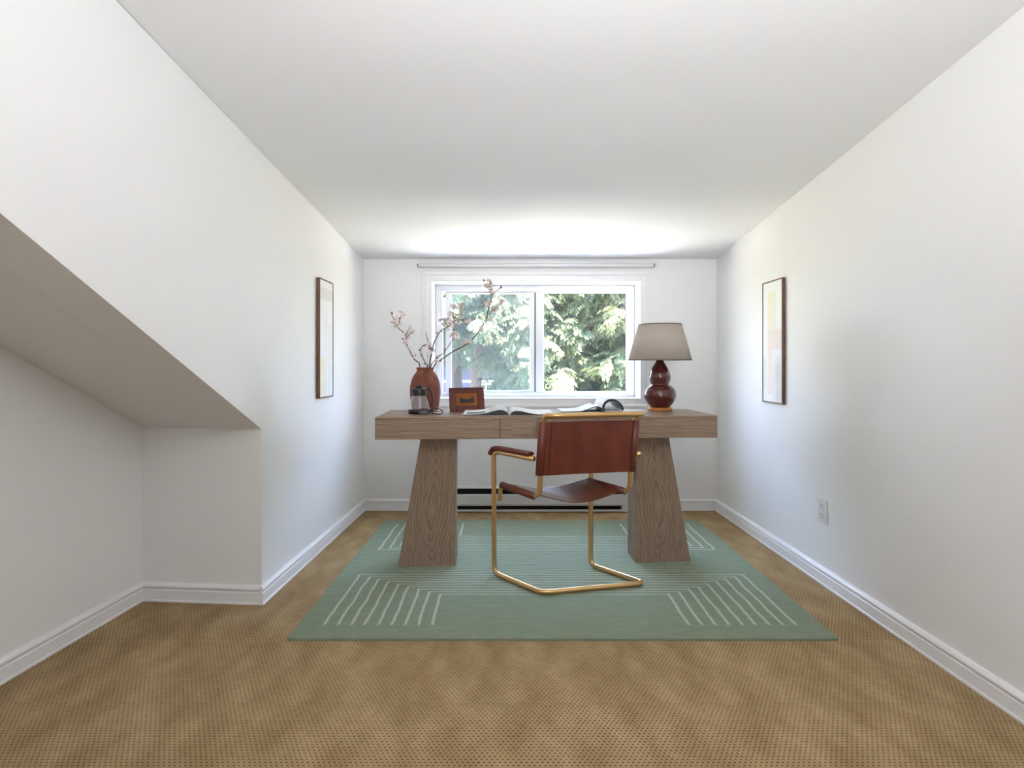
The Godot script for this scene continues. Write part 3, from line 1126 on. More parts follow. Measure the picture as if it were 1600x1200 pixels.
func build_desk() -> void:
	var t := thing("writing_desk", "brown oak desk with a thick top on two tapered slab legs", "desk", DESK_AT, DESK_TURN)
	var half := 0.8365
	var th := 0.108
	var st := flat()
	# the top is a hollow-fronted slab: body, and two drawer fronts that meet in the middle
	box_between(st, Vector3(-half, DESK_TOP - th, -DESK_DEPTH), Vector3(half, DESK_TOP, -0.0145), 0.002)
	box_between(st, Vector3(-half, DESK_TOP - 0.012, -0.03), Vector3(half, DESK_TOP, 0.0), 0.0015)
	part("desk_top", st, M.oak_along, t)
	var seam := -0.236
	for e in [[-half, seam - 0.0018], [seam + 0.0018, seam + 0.4738], [seam + 0.4774, half]]:
		st = flat()
		box_between(st, Vector3(e[0], DESK_TOP - th, -0.0135), Vector3(e[1], DESK_TOP - 0.0125, 0.0), 0.0012)
		part("drawer_front", st, M.oak_along, t)
	# legs: inner edge upright, outer edge splayed
	for s in [[-1.0, -0.458, 0.288, 0.173], [1.0, 0.460, 0.288, 0.172]]:
		st = flat()
		var sg: float = s[0]
		var inner: float = s[1]
		var bot: float = inner + sg * s[2]
		var top: float = inner + sg * s[3]
		prism(st, PackedVector2Array([Vector2(inner, 0.012), Vector2(bot, 0.012), Vector2(top, DESK_TOP - th - 0.0005), Vector2(inner, DESK_TOP - th - 0.0005)]), -0.124 - 0.152, -0.124)
		part("leg", st, M.oak_upright if sg < 0 else M.oak_upright_far, t)

# ------------------------------------------------------------------ chair
func build_chair() -> void:
	# foot of the leg by the desk on the carafe side; width runs to the lamp side, depth runs back into the room
	var foot := Vector3(-0.0912, 0.0, -2.620)
	var U := Vector3(0.478, 0.0, -0.104)
	var V := Vector3(0.2165, 0.0, 0.230)
	var t := thing("cantilever_chair", "brass tube cantilever armchair with brown leather back and seat", "chair", foot)
	var at := func(u: float, v: float, h: float) -> Vector3: return U * u + V * v + Vector3(0, h, 0)
	var r := 0.0118
	var lo := 0.012 + r
	# one bent tube: arm, leg, runner, rear bar, runner, leg, arm
	var st := smooth()
	tube(st, rounded([at.call(-0.006, 0.86, 0.606), at.call(-0.006, 0.0, 0.610), at.call(0.0, 0.0, lo), at.call(0.0, 1.0, lo), at.call(1.0, 1.0, lo), at.call(1.0, 0.0, lo), at.call(1.006, 0.0, 0.612), at.call(1.006, 0.92, 0.612)], 0.040, 8), r, 14)
	part("base_frame", st, M.brass_tube, t)
	# bent tube that carries seat and back
	st = smooth()
	var a0 := 0.058
	var a1 := 0.942
	tube(st, rounded([at.call(0.045, 0.02, 0.372), at.call(0.048, 0.03, 0.449), at.call(a0, 0.83, 0.430), at.call(a0 - 0.01, 0.93, 0.800), at.call(a0, 1.10, 0.803), at.call(a1, 1.10, 0.803), at.call(a1 + 0.01, 0.93, 0.800), at.call(a1, 0.83, 0.430), at.call(0.952, 0.03, 0.449), at.call(0.955, 0.02, 0.372)], 0.045, 8), r, 14)
	part("seat_frame", st, M.brass_tube, t)
	# brackets that join the two tubes
	for u in [0.022, 0.978]:
		st = smooth()
		tube(st, [at.call(u - 0.020, 0.012, 0.385), at.call(u + 0.020, 0.012, 0.385)], 0.006, 8)
		part("bracket", st, M.brass_tube, t)
	# arm pads
	for e in [[-0.006, 0.80], [1.006, 0.80]]:
		st = smooth()
		var pts := []
		var base := rounded([at.call(e[0], -0.055, 0.592), at.call(e[0], 0.03, 0.630), at.call(e[0], e[1], 0.626)], 0.03, 6)
		for p in base:
			pts.append(p)
		pad(st, pts, U.normalized(), 0.019, 0.0085)
		part("arm_pad", st, M.saddle_leather, t)
	# seat sling
	st = smooth()
	var n := 14
	var m := 10
	var seat := func(i: int, j: int, dh: float) -> Vector3:
		var u := i / float(n)
		var v := j / float(m)
		var sag := 0.034 * sin(PI * u) * (0.75 + 0.35 * v)
		return at.call(lerpf(0.050, 0.950, u), lerpf(0.055, 0.75, v), lerpf(0.4480, 0.4325, v) - sag + dh + 0.012 * cos(PI * u) * cos(PI * u))
	for i in n:
		for j in m:
			quad_out(st, seat.call(i, j, 0.0), seat.call(i + 1, j, 0.0), seat.call(i + 1, j + 1, 0.0), seat.call(i, j + 1, 0.0), Vector3.UP)
			quad_out(st, seat.call(i, j, -0.004), seat.call(i + 1, j, -0.004), seat.call(i + 1, j + 1, -0.004), seat.call(i, j + 1, -0.004), Vector3.DOWN)
	st.set_smooth_group(-1)
	for i in n:
		quad_out(st, seat.call(i, 0, 0.0), seat.call(i + 1, 0, 0.0), seat.call(i + 1, 0, -0.004), seat.call(i, 0, -0.004), -V)
		quad_out(st, seat.call(i, m, 0.0), seat.call(i + 1, m, 0.0), seat.call(i + 1, m, -0.004), seat.call(i, m, -0.004), V)
	part("seat", st, M.seat_leather, t)
	for u in [0.0, 1.0]:
		st = smooth()
		var ur := 0.050 if u < 0.5 else 0.950
		tube(st, [at.call(ur, 0.055, 0.4485), at.call(ur, 0.40, 0.4405), at.call(ur, 0.75, 0.4322)], r + 0.0045, 12)
		part("seat_sleeve", st, M.saddle_leather, t)
	# back panel, wrapped round both uprights
	st = smooth()
	var bot := 0.532
	var top := 0.772
	var bk := func(i: int, j: int, out: float) -> Vector3:
		var u := lerpf(-0.032, 1.032, i / float(n))
		var f := j / 6.0
		var h := lerpf(bot, top, f)
		var v := 0.83 + 0.10 * (h - 0.43) / 0.37
		var belly := 0.030 * sin(PI * clampf(u, 0, 1))
		var wrap := 0.0 if u > 0.0 and u < 1.0 else -0.03
		return at.call(lerpf(a0 - 0.008, a1 + 0.008, u), v + 0.055 + wrap - belly - out, h)
	for i in n:
		for j in 6:
			quad_out(st, bk.call(i, j, 0.0), bk.call(i + 1, j, 0.0), bk.call(i + 1, j + 1, 0.0), bk.call(i, j + 1, 0.0), V)
			quad_out(st, bk.call(i, j, 0.016), bk.call(i + 1, j, 0.016), bk.call(i + 1, j + 1, 0.016), bk.call(i, j + 1, 0.016), -V)
	st.set_smooth_group(-1)
	for i in n:
		quad_out(st, bk.call(i, 0, 0.0), bk.call(i + 1, 0, 0.0), bk.call(i + 1, 0, 0.016), bk.call(i, 0, 0.016), Vector3.DOWN)
		quad_out(st, bk.call(i, 6, 0.0), bk.call(i + 1, 6, 0.0), bk.call(i + 1, 6, 0.016), bk.call(i, 6, 0.016), Vector3.UP)
	for i in [0, n]:
		for j in 6:
			quad_out(st, bk.call(i, j, 0.0), bk.call(i, j + 1, 0.0), bk.call(i, j + 1, 0.016), bk.call(i, j, 0.016), U * (i - 0.5))
	var back := part("backrest", st, M.saddle_leather, t)
	for u in [a0 - 0.010, a1 + 0.010]:
		st = smooth()
		tube(st, [at.call(u, 0.83 + 0.10 * (bot - 0.43) / 0.37, bot + 0.001), at.call(u, 0.83 + 0.10 * (top - 0.43) / 0.37, top - 0.001)], r + 0.0075, 12)
		part("sleeve", st, M.saddle_leather, back)
	for u in [0.105, 0.900]:
		st = smooth()
		var pts := []
		for j in 7:
			var f := j / 6.0
			var h := lerpf(bot + 0.002, top - 0.002, f)
			var v := 0.83 + 0.10 * (h - 0.43) / 0.37
			pts.append(at.call(u, v + 0.055 - 0.030 * sin(PI * (u - 0.05) / 0.9) + 0.004, h))
		tube(st, pts, 0.0014, 5)
		part("seam", st, M.leather_thread, back)

# a padded strip: a flattened tube whose wide direction is side
func pad(st: SurfaceTool, pts: Array, side: Vector3, wide: float, high: float) -> void:
	var rings := []
	for i in pts.size():
		var t: Vector3 = (Vector3(pts[mini(i + 1, pts.size() - 1)]) - Vector3(pts[maxi(i - 1, 0)])).normalized()
		var n := t.cross(side).normalized()
		var s := n.cross(t).normalized()
		var ring := []
		for k in 16:
			var w := TAU * k / 16
			var cx := signf(cos(w)) * pow(absf(cos(w)), 0.6)
			var cy := signf(sin(w)) * pow(absf(sin(w)), 0.6)
			ring.append(Vector3(pts[i]) + s * cx * wide + n * cy * high)
		rings.append(ring)
	for i in rings.size() - 1:
		for k in 16:
			var m: int = (k + 1) % 16
			quad_out(st, rings[i][k], rings[i][m], rings[i + 1][m], rings[i + 1][k], Vector3(rings[i][k]) + Vector3(rings[i][m]) - 2.0 * Vector3(pts[i]))
	st.set_smooth_group(-1)
	for k in 16:
		var m: int = (k + 1) % 16
		tri_out(st, pts[0], rings[0][k], rings[0][m], Vector3(pts[0]) - Vector3(pts[1]))
		tri_out(st, pts[-1], rings[-1][k], rings[-1][m], Vector3(pts[-1]) - Vector3(pts[-2]))

# ------------------------------------------------------------------ table lamp
func build_lamp() -> void:
	var t := thing("table_lamp", "oxblood double gourd table lamp with taupe shade on the desk", "lamp", on_desk(0.808, 3.0))
	var st := smooth()
	lathe(st, [Vector2(0, 0), Vector2(0.064, 0), Vector2(0.067, 0.003), Vector2(0.067, 0.012), Vector2(0.064, 0.016), Vector2(0.058, 0.018), Vector2(0, 0.018)])
	part("base", st, M.gilt_wood, t)
	st = smooth()
	var prof := curve2([Vector2(0.050, 0.018), Vector2(0.066, 0.035), Vector2(0.084, 0.066), Vector2(0.088, 0.089), Vector2(0.080, 0.116), Vector2(0.062, 0.134), Vector2(0.0495, 0.1425), Vector2(0.052, 0.153), Vector2(0.0575, 0.172), Vector2(0.0585, 0.190), Vector2(0.053, 0.212), Vector2(0.040, 0.238), Vector2(0.026, 0.260), Vector2(0.0175, 0.278), Vector2(0.016, 0.288)], 5)
	lathe(st, [Vector2(0, 0.018)] + prof + [Vector2(0, 0.288)], 48)
	part("gourd_body", st, M.oxblood_glaze, t)
	st = smooth()
	lathe(st, [Vector2(0, 0.288), Vector2(0.011, 0.288), Vector2(0.011, 0.335), Vector2(0.016, 0.338), Vector2(0.016, 0.365), Vector2(0, 0.365)], 20)
	part("socket", st, M.lamp_metal, t)
	st = smooth()
	ellipsoid(st, Vector3(0, 0.400, 0), Vector3(0.028, 0.038, 0.028), Basis(), 16, 10)
	part("bulb", st, M.bulb_glass, t)
	# harp
	st = smooth()
	tube(st, curve3([Vector3(0.012, 0.335, 0), Vector3(0.045, 0.365, 0), Vector3(0.046, 0.42, 0), Vector3(0.0, 0.464, 0), Vector3(-0.046, 0.42, 0), Vector3(-0.045, 0.365, 0), Vector3(-0.012, 0.335, 0)], 5), 0.0018, 6)
	part("harp", st, M.lamp_metal, t)
	# shade: thin cloth cone with a rim at both ends, spider at the top
	st = smooth()
	lathe(st, [Vector2(0.1700, 0.277), Vector2(0.1168, 0.473), Vector2(0.1154, 0.473), Vector2(0.1686, 0.277), Vector2(0.1700, 0.277)], 64)
	var sh := part("shade", st, M.shade_linen, t)
	for e in [[0.1706, 0.276, 0.1688, 0.283], [0.1188, 0.468, 0.1173, 0.4745]]:
		st = smooth()
		lathe(st, [Vector2(e[0], e[1]), Vector2(e[2], e[3]), Vector2(e[2] - 0.003, e[3]), Vector2(e[0] - 0.003, e[1]), Vector2(e[0], e[1])], 64)
		part("rim_tape", st, M.shade_edge, sh)
	for k in 3:
		st = smooth()
		var w := TAU * k / 3.0 + 0.4
		tube(st, [Vector3(0, 0.464, 0), Vector3(0.1165 * cos(w), 0.470, 0.1165 * sin(w))], 0.0016, 6)
		part("spider_arm", st, M.lamp_metal, sh)

# ------------------------------------------------------------------ vase with branches
const BRANCHES := [
	["left", [[-2.8, -0.2], [-3.2, 2.2], [-5.9, 4.3], [-8.4, 8.8], [-10.4, 13.0], [-10.1, 15.6], [-10.8, 17.5], [-12.3, 19.1], [-13.9, 20.2], [-14.8, 22.0], [-16.2, 23.7], [-18.1, 28.0]],
		[[[-10.6, 17.1], [-9.2, 19.1], [-8.2, 20.8]], [[-14.6, 22.2], [-13.5, 25.3], [-12.3, 27.8]], [[-10.0, 15.8], [-8.0, 17.9], [-6.9, 18.9]]],
		[[-16.0, 25.3], [-17.2, 23.3], [-15.0, 23.3], [-14.1, 24.5], [-18.1, 28.2], [-12.3, 27.8], [-8.2, 20.6], [-7.1, 18.9], [-10.4, 17.5], [-11.5, 14.8], [-11.3, 13.0], [-9.6, 13.6], [-9.4, 16.3], [-9.8, 18.7], [-13.7, 25.7], [-8.8, 9.9], [-15.0, 22.2], [-6.3, 6.1]]],
	["mid", [[1.1, -0.2], [0.5, 1.4], [-1.0, 4.3], [-2.2, 6.8], [-2.8, 9.2]],
		[[[-2.8, 8.4], [-2.0, 10.7], [-0.3, 11.7], [1.3, 12.1]]],
		[[-3.4, 9.2], [-2.0, 5.9], [-0.5, 11.5], [-0.3, 1.6]]],
	["upright", [[2.1, -0.2], [2.3, 1.8], [3.2, 5.5], [3.6, 8.0], [2.6, 11.7], [1.5, 14.6], [0.6, 18.1]],
		[[[3.4, 7.6], [2.3, 10.1], [2.3, 11.7]]],
		[[3.8, 8.4], [2.8, 8.0], [4.0, 9.7], [1.9, 7.2], [2.6, 9.9], [2.3, 12.3]]],
	["arch", [[2.1, 0.1], [2.8, 4.3], [3.8, 9.5], [5.1, 13.5], [8.6, 19.3], [11.9, 21.3], [15.8, 24.2], [19.1, 27.1]],
		[[[12.2, 21.6], [10.6, 23.9], [9.3, 25.2]], [[15.8, 24.5], [15.2, 27.8], [15.5, 31.7]], [[15.8, 24.4], [19.7, 25.2], [22.6, 25.2]], [[8.6, 19.3], [10.3, 18.3]], [[19.1, 27.1], [19.4, 29.7], [19.7, 32.3]]],
		[[9.3, 25.0], [10.6, 22.6], [12.2, 25.3], [15.2, 24.4], [19.8, 24.5], [22.6, 25.2], [20.4, 27.8], [17.8, 24.4], [12.0, 20.5], [9.9, 21.6], [15.5, 31.7], [13.8, 28.4], [19.1, 30.9], [19.8, 32.3], [15.8, 25.8], [17.2, 26.8], [21.0, 23.3], [22.6, 23.5], [13.2, 22.6], [6.4, 17.9], [11.6, 24.5], [18.7, 22.6], [14.2, 23.9]]],
	["short", [[2.8, -0.2], [5.4, 4.3], [9.3, 7.6], [12.5, 11.8], [14.5, 15.1], [15.8, 18.7]],
		[[[14.5, 15.4], [16.8, 17.4]], [[5.4, 4.0], [8.6, 3.0]]],
		[[14.5, 18.1], [15.8, 15.9], [16.9, 15.5], [14.0, 17.2], [15.3, 19.4], [16.5, 17.7], [6.0, 4.7], [6.7, 3.2]]],
	["long", [[4.1, -0.2], [8.0, 3.7], [14.5, 8.2], [19.7, 10.8], [22.6, 12.8], [26.2, 16.1], [30.1, 21.3], [32.4, 25.8], [34.0, 32.3], [35.3, 36.9], [34.4, 41.4], [32.7, 44.7]],
		[[[32.6, 25.8], [35.3, 29.4], [38.3, 31.4]], [[35.3, 37.9], [37.9, 39.8], [40.2, 41.4]], [[36.6, 30.4], [39.6, 33.0], [40.9, 34.9]], [[34.7, 40.5], [35.0, 42.8], [34.0, 45.0]]],
		[[21.3, 13.5], [30.1, 19.8], [33.1, 24.4], [34.0, 34.0], [35.5, 34.0], [32.9, 32.7], [36.5, 30.7], [35.9, 29.7], [37.9, 31.0], [31.6, 45.0], [33.8, 44.8], [35.1, 43.7], [32.2, 42.6], [34.4, 42.4], [40.2, 41.3], [34.6, 40.1], [40.7, 34.2], [33.7, 39.2], [22.6, 13.8]]],
]
const BRANCH_LABELS := {
	"left": "blossoming twig leaning over the carafe towards the left wall",
	"mid": "short budding twig at the vase mouth between the two leaning ones",
	"upright": "thin upright twig with few blossoms in the middle of the vase",
	"arch": "arching branch thick with pink blossom before the window frame",
	"short": "low slanting twig with a small blossom cluster under the arching branch",
	"long": "longest branch reaching across the sliding pane to the window head",
}

func blossom_mesh() -> ArrayMesh:
	var st := smooth()
	for k in 5:
		var b := Basis(Vector3.UP, TAU * k / 5.0) * Basis(Vector3(0, 0, 1), 0.42)
		var rim := []
		for i in 7:
			var a := -1.25 + 2.5 * i / 6.0
			rim.append(b * Vector3(0.0058 + 0.0056 * cos(a), 0.0010 * cos(a * 1.3), 0.0050 * sin(a)))
		for i in 6:
			tri_out(st, Vector3.ZERO, rim[i], rim[i + 1], b.y)
			tri_out(st, Vector3(0, -0.0006, 0), rim[i] - b.y * 0.0004, rim[i + 1] - b.y * 0.0004, -b.y)
	return done(st)

func build_vase_and_branches() -> void:
	var vz := 2.95
	var vx := -0.477
	var v := thing("clay_vase", "terracotta vase with a narrow rolled rim holding flowering branches", "vase", on_desk(vx, vz))
	var st := smooth()
	var outer := curve2([Vector2(0.060, 0.0), Vector2(0.070, 0.012), Vector2(0.0765, 0.050), Vector2(0.0815, 0.095), Vector2(0.0815, 0.125), Vector2(0.076, 0.160), Vector2(0.064, 0.190), Vector2(0.050, 0.211), Vector2(0.0445, 0.220), Vector2(0.0455, 0.227), Vector2(0.0485, 0.231), Vector2(0.0475, 0.236), Vector2(0.043, 0.237)], 5)
	var inner := [Vector2(0.039, 0.233), Vector2(0.038, 0.222), Vector2(0.055, 0.190), Vector2(0.070, 0.13), Vector2(0.066, 0.05), Vector2(0.0, 0.02)]
	lathe(st, [Vector2(0, 0)] + outer + inner, 48)
	part("body", st, M.terracotta, v)
	var flower := blossom_mesh()
	var hs := smooth()
	ellipsoid(hs, Vector3(0, 0.0018, 0), Vector3(0.0021, 0.0022, 0.0021), Basis(), 7, 4)
	var heart := done(hs)
	var bs := smooth()
	ellipsoid(bs, Vector3(0, 0.004, 0), Vector3(0.0032, 0.0055, 0.0032), Basis(), 7, 5)
	var bud := done(bs)
	var mouth := on_desk(vx, vz) + Vector3(0, 0.237, 0)
	var r := RandomNumberGenerator.new()
	r.seed = 77
	for b in BRANCHES:
		var t := thing("flowering_branch", BRANCH_LABELS[b[0]], "branch", mouth, 0.0, "branches in the clay vase")
		var slope: float = {"left": 0.06, "mid": 0.10, "upright": -0.15, "arch": -0.12, "short": 0.12, "long": -0.10}[b[0]]
		var deep := func(p: Array) -> Vector3: return Vector3(p[0] * 0.01024, p[1] * 0.01024, -slope * p[1] * 0.01)
		var pts := []
		var first: Vector3 = deep.call(b[1][0])
		pts.append(Vector3(-first.x * 0.6, -0.19, 0.01))
		for p in b[1]:
			pts.append(deep.call(p))
		var line := curve3(pts, 4)
		var rad := []
		var thick: float = 0.0042 if b[0] == "long" or b[0] == "arch" else 0.0033
		for i in line.size():
			rad.append(lerpf(thick, 0.0016, float(i) / line.size()))
		st = smooth()
		tube(st, line, rad, 7)
		part("stem", st, M.twig_bark, t)
		for w in b[2]:
			st = smooth()
			var tw := []
			var k := 0
			for p in w:
				tw.append(deep.call(p) + Vector3(0, 0, 0.012 * k))
				k += 1
			var c := curve3(tw, 3)
			var rr := []
			for i in c.size():
				rr.append(lerpf(0.0021, 0.0012, float(i) / c.size()))
			tube(st, c, rr, 5)
			part("twig", st, M.twig_bark, t)
		var k := 0
		for p in b[3]:
			var q: Vector3 = deep.call(p) + Vector3(0, 0, r.randf_range(-0.008, 0.012))
			var o := MeshInstance3D.new()
			var is_bud: bool = (k % 5 == 4) or b[0] == "mid"
			o.name = "bud" if is_bud else "blossom"
			o.mesh = bud if is_bud else flower
			o.material_override = M.bud if is_bud else M.petal
			var sc := r.randf_range(1.15, 1.75)
			o.transform = Transform3D(Basis.from_euler(Vector3(r.randf_range(-0.3, 1.7), r.randf_range(0, TAU), r.randf_range(-0.6, 0.6))).scaled(Vector3.ONE * sc), q)
			t.add_child(o, true)
			if not is_bud:
				part("heart", heart, M.flower_heart, o)
				# smaller flowers of the same cluster
				for more in 2:
					var o2 := MeshInstance3D.new()
					o2.name = "blossom"
					o2.mesh = flower
					o2.material_override = M.petal
					o2.transform = Transform3D(Basis.from_euler(Vector3(r.randf_range(-0.3, 1.7), r.randf_range(0, TAU), r.randf_range(-0.6, 0.6))).scaled(Vector3.ONE * sc * 0.8), q + Vector3(r.randf_range(-0.014, 0.014), r.randf_range(-0.014, 0.014), r.randf_range(-0.008, 0.008)))
					t.add_child(o2, true)
					part("heart", heart, M.flower_heart, o2)
			k += 1

# ------------------------------------------------------------------ coffee carafe
func build_carafe() -> void:
	var t := thing("coffee_carafe", "glass coffee carafe with black collar and handle before the clay vase", "carafe", on_desk(-0.484, 2.80))
	var st := smooth()
	lathe(st, [Vector2(0.0, 0.0), Vector2(0.0545, 0.0), Vector2(0.0565, 0.003), Vector2(0.0565, 0.020), Vector2(0.0548, 0.0225), Vector2(0.0, 0.0225)], 40)
	part("coffee_base", st, M.coffee, t)
	st = smooth()
	lathe(st, [Vector2(0.0548, 0.0228), Vector2(0.0535, 0.030), Vector2(0.0450, 0.060), Vector2(0.0375, 0.085), Vector2(0.0345, 0.096), Vector2(0.0355, 0.130), Vector2(0.0335, 0.130), Vector2(0.0325, 0.096), Vector2(0.0355, 0.085), Vector2(0.0430, 0.060), Vector2(0.0515, 0.030), Vector2(0.0528, 0.0228), Vector2(0.0548, 0.0228)], 40)
	part("glass_body", st, M.carafe_glass, t)
	st = smooth()
	lathe(st, [Vector2(0.0, 0.0935), Vector2(0.0362, 0.0935), Vector2(0.0368, 0.096), Vector2(0.0368, 0.124), Vector2(0.0340, 0.130), Vector2(0.0, 0.131)], 36)
	part("collar", st, M.black_plastic, t)
	st = smooth()
	lathe(st, [Vector2(0.0, 0.131), Vector2(0.0165, 0.131), Vector2(0.0185, 0.134), Vector2(0.0185, 0.141), Vector2(0.0160, 0.1445), Vector2(0.0, 0.145)], 28)
	part("lid_knob", st, M.black_plastic, t)
	st = smooth()
	var pts := curve3([Vector3(0.034, 0.122, 0), Vector3(0.050, 0.127, 0), Vector3(0.060, 0.116, 0), Vector3(0.067, 0.090, 0), Vector3(0.068, 0.055, 0), Vector3(0.064, 0.034, 0)], 5)
	pad(st, pts, Vector3(0, 0, 1), 0.008, 0.0042)
	part("handle", st, M.black_plastic, t)

# ------------------------------------------------------------------ spectacles
func build_glasses() -> void:
	var t := thing("reading_glasses", "black-rimmed reading glasses lying folded beside the carafe", "glasses", on_desk(-0.415, 2.735), 0.20)
	for s in [-1.0, 1.0]:
		var ring := []
		var bs := Basis(Vector3(1, 0, 0), -0.85)
		var c := Vector3(0.034 * s, 0.0145, 0)
		for k in 25:
			var w := TAU * k / 24.0
			ring.append(c + bs * Vector3(0.0265 * cos(w), 0.0185 * sin(w) - 0.002 * cos(2.0 * w), 0))
		var st := smooth()
		tube(st, ring, 0.0024, 8, false)
		var rim := part("rim", st, M.horn_frame, t)
		st = flat()
		for k in 24:
			tri_out(st, c, ring[k], ring[k + 1], bs.z)
			tri_out(st, c - bs.z * 0.001, Vector3(ring[k]) - bs.z * 0.001, Vector3(ring[k + 1]) - bs.z * 0.001, -bs.z)
		part("lens", st, M.lens_glass, rim)
	var st := smooth()
	tube(st, curve3([Vector3(-0.009, 0.019, -0.002), Vector3(0, 0.0225, -0.005), Vector3(0.009, 0.019, -0.002)], 4), 0.0021, 7)
	part("bridge", st, M.horn_frame, t)
	for s in [-1.0, 1.0]:
		st = smooth()
		tube(st, rounded([Vector3(0.060 * s, 0.018, -0.006), Vector3(0.063 * s, 0.017, -0.016), Vector3(-0.020 * s, 0.004 + 0.004 * s, -0.030 - 0.004 * s), Vector3(-0.052 * s, 0.0035 + 0.001 * s, -0.026 - 0.004 * s)], 0.012, 5), 0.0019, 7)
		part("temple", st, M.horn_frame, t)

# ------------------------------------------------------------------ framed print on the desk
func build_picture_stand() -> void:
	var mid := Vector3((-0.3327 - 0.154) / 2.0, DESK_TOP, -(2.885 + 2.955) / 2.0)
	var t := thing("photo_frame", "small mahogany photo frame with amber mat propped up on the desk", "picture frame", mid, 0.37)
	var lean := Basis(Vector3(1, 0, 0), -0.20)
	var w := 0.194
	var h := 0.129
	var b := 0.036
	var o := Vector3(0, 0.0022, 0)
	var bits := [[Vector3(-w / 2, 0, -0.014), Vector3(-w / 2 + b, h, 0)], [Vector3(w / 2 - b, 0, -0.014), Vector3(w / 2, h, 0)], [Vector3(-w / 2 + b, 0, -0.014), Vector3(w / 2 - b, b * 0.80, 0)], [Vector3(-w / 2 + b, h - b * 0.80, -0.014), Vector3(w / 2 - b, h, 0)]]
	for e in bits:
		var st := flat()
		var c: Vector3 = (e[0] + e[1]) / 2.0
		box(st, o + lean * c, e[1] - e[0], 0.0022, lean)
		part("frame_bar", st, M.mahogany, t)
	# outer and inner bead
	var st := flat()
	for e in [[-w / 2 + 0.008, h - 0.010, w / 2 - 0.008, h - 0.008], [-w / 2 + 0.008, h - 0.018, w / 2 - 0.008, h - 0.0165]]:
		box(st, o + lean * Vector3(0, (e[1] + e[3]) / 2.0, 0.0008), Vector3(e[2] - e[0], e[3] - e[1], 0.0016), 0.0004, lean)
	part("bead", st, M.mahogany_dark, t)
	st = flat()
	box(st, o + lean * Vector3(0, h / 2, -0.009), Vector3(w - 2 * b + 0.004, h - 1.6 * b + 0.004, 0.004), 0.0, lean)
	part("mat_board", st, M.amber_mat, t)
	# dark print with a hollow upper edge
	st = flat()
	var poly := PackedVector2Array()
	for k in 13:
		var f := k / 12.0
		poly.append(Vector2(lerpf(-0.040, 0.036, f), 0.083 - 0.017 * pow(sin(PI * f), 0.5)))
	poly.append(Vector2(0.040, 0.045))
	poly.append(Vector2(-0.038, 0.045))
	prism(st, poly, -0.0068, -0.0058, Transform3D(lean, o))
	part("print", st, M.night_print, t)
	# easel strut
	st = flat()
	box(st, Vector3(0, 0.0425, -0.052), Vector3(0.04, 0.088, 0.004), 0.001, Basis(Vector3(1, 0, 0), 0.28))
	part("easel_strut", st, M.mahogany_dark, t)

# ------------------------------------------------------------------ open books
func v2(l: Array) -> Array:
	var out := []
	for p in l:
		out.append(Vector2(p[0], p[1]))
	return out

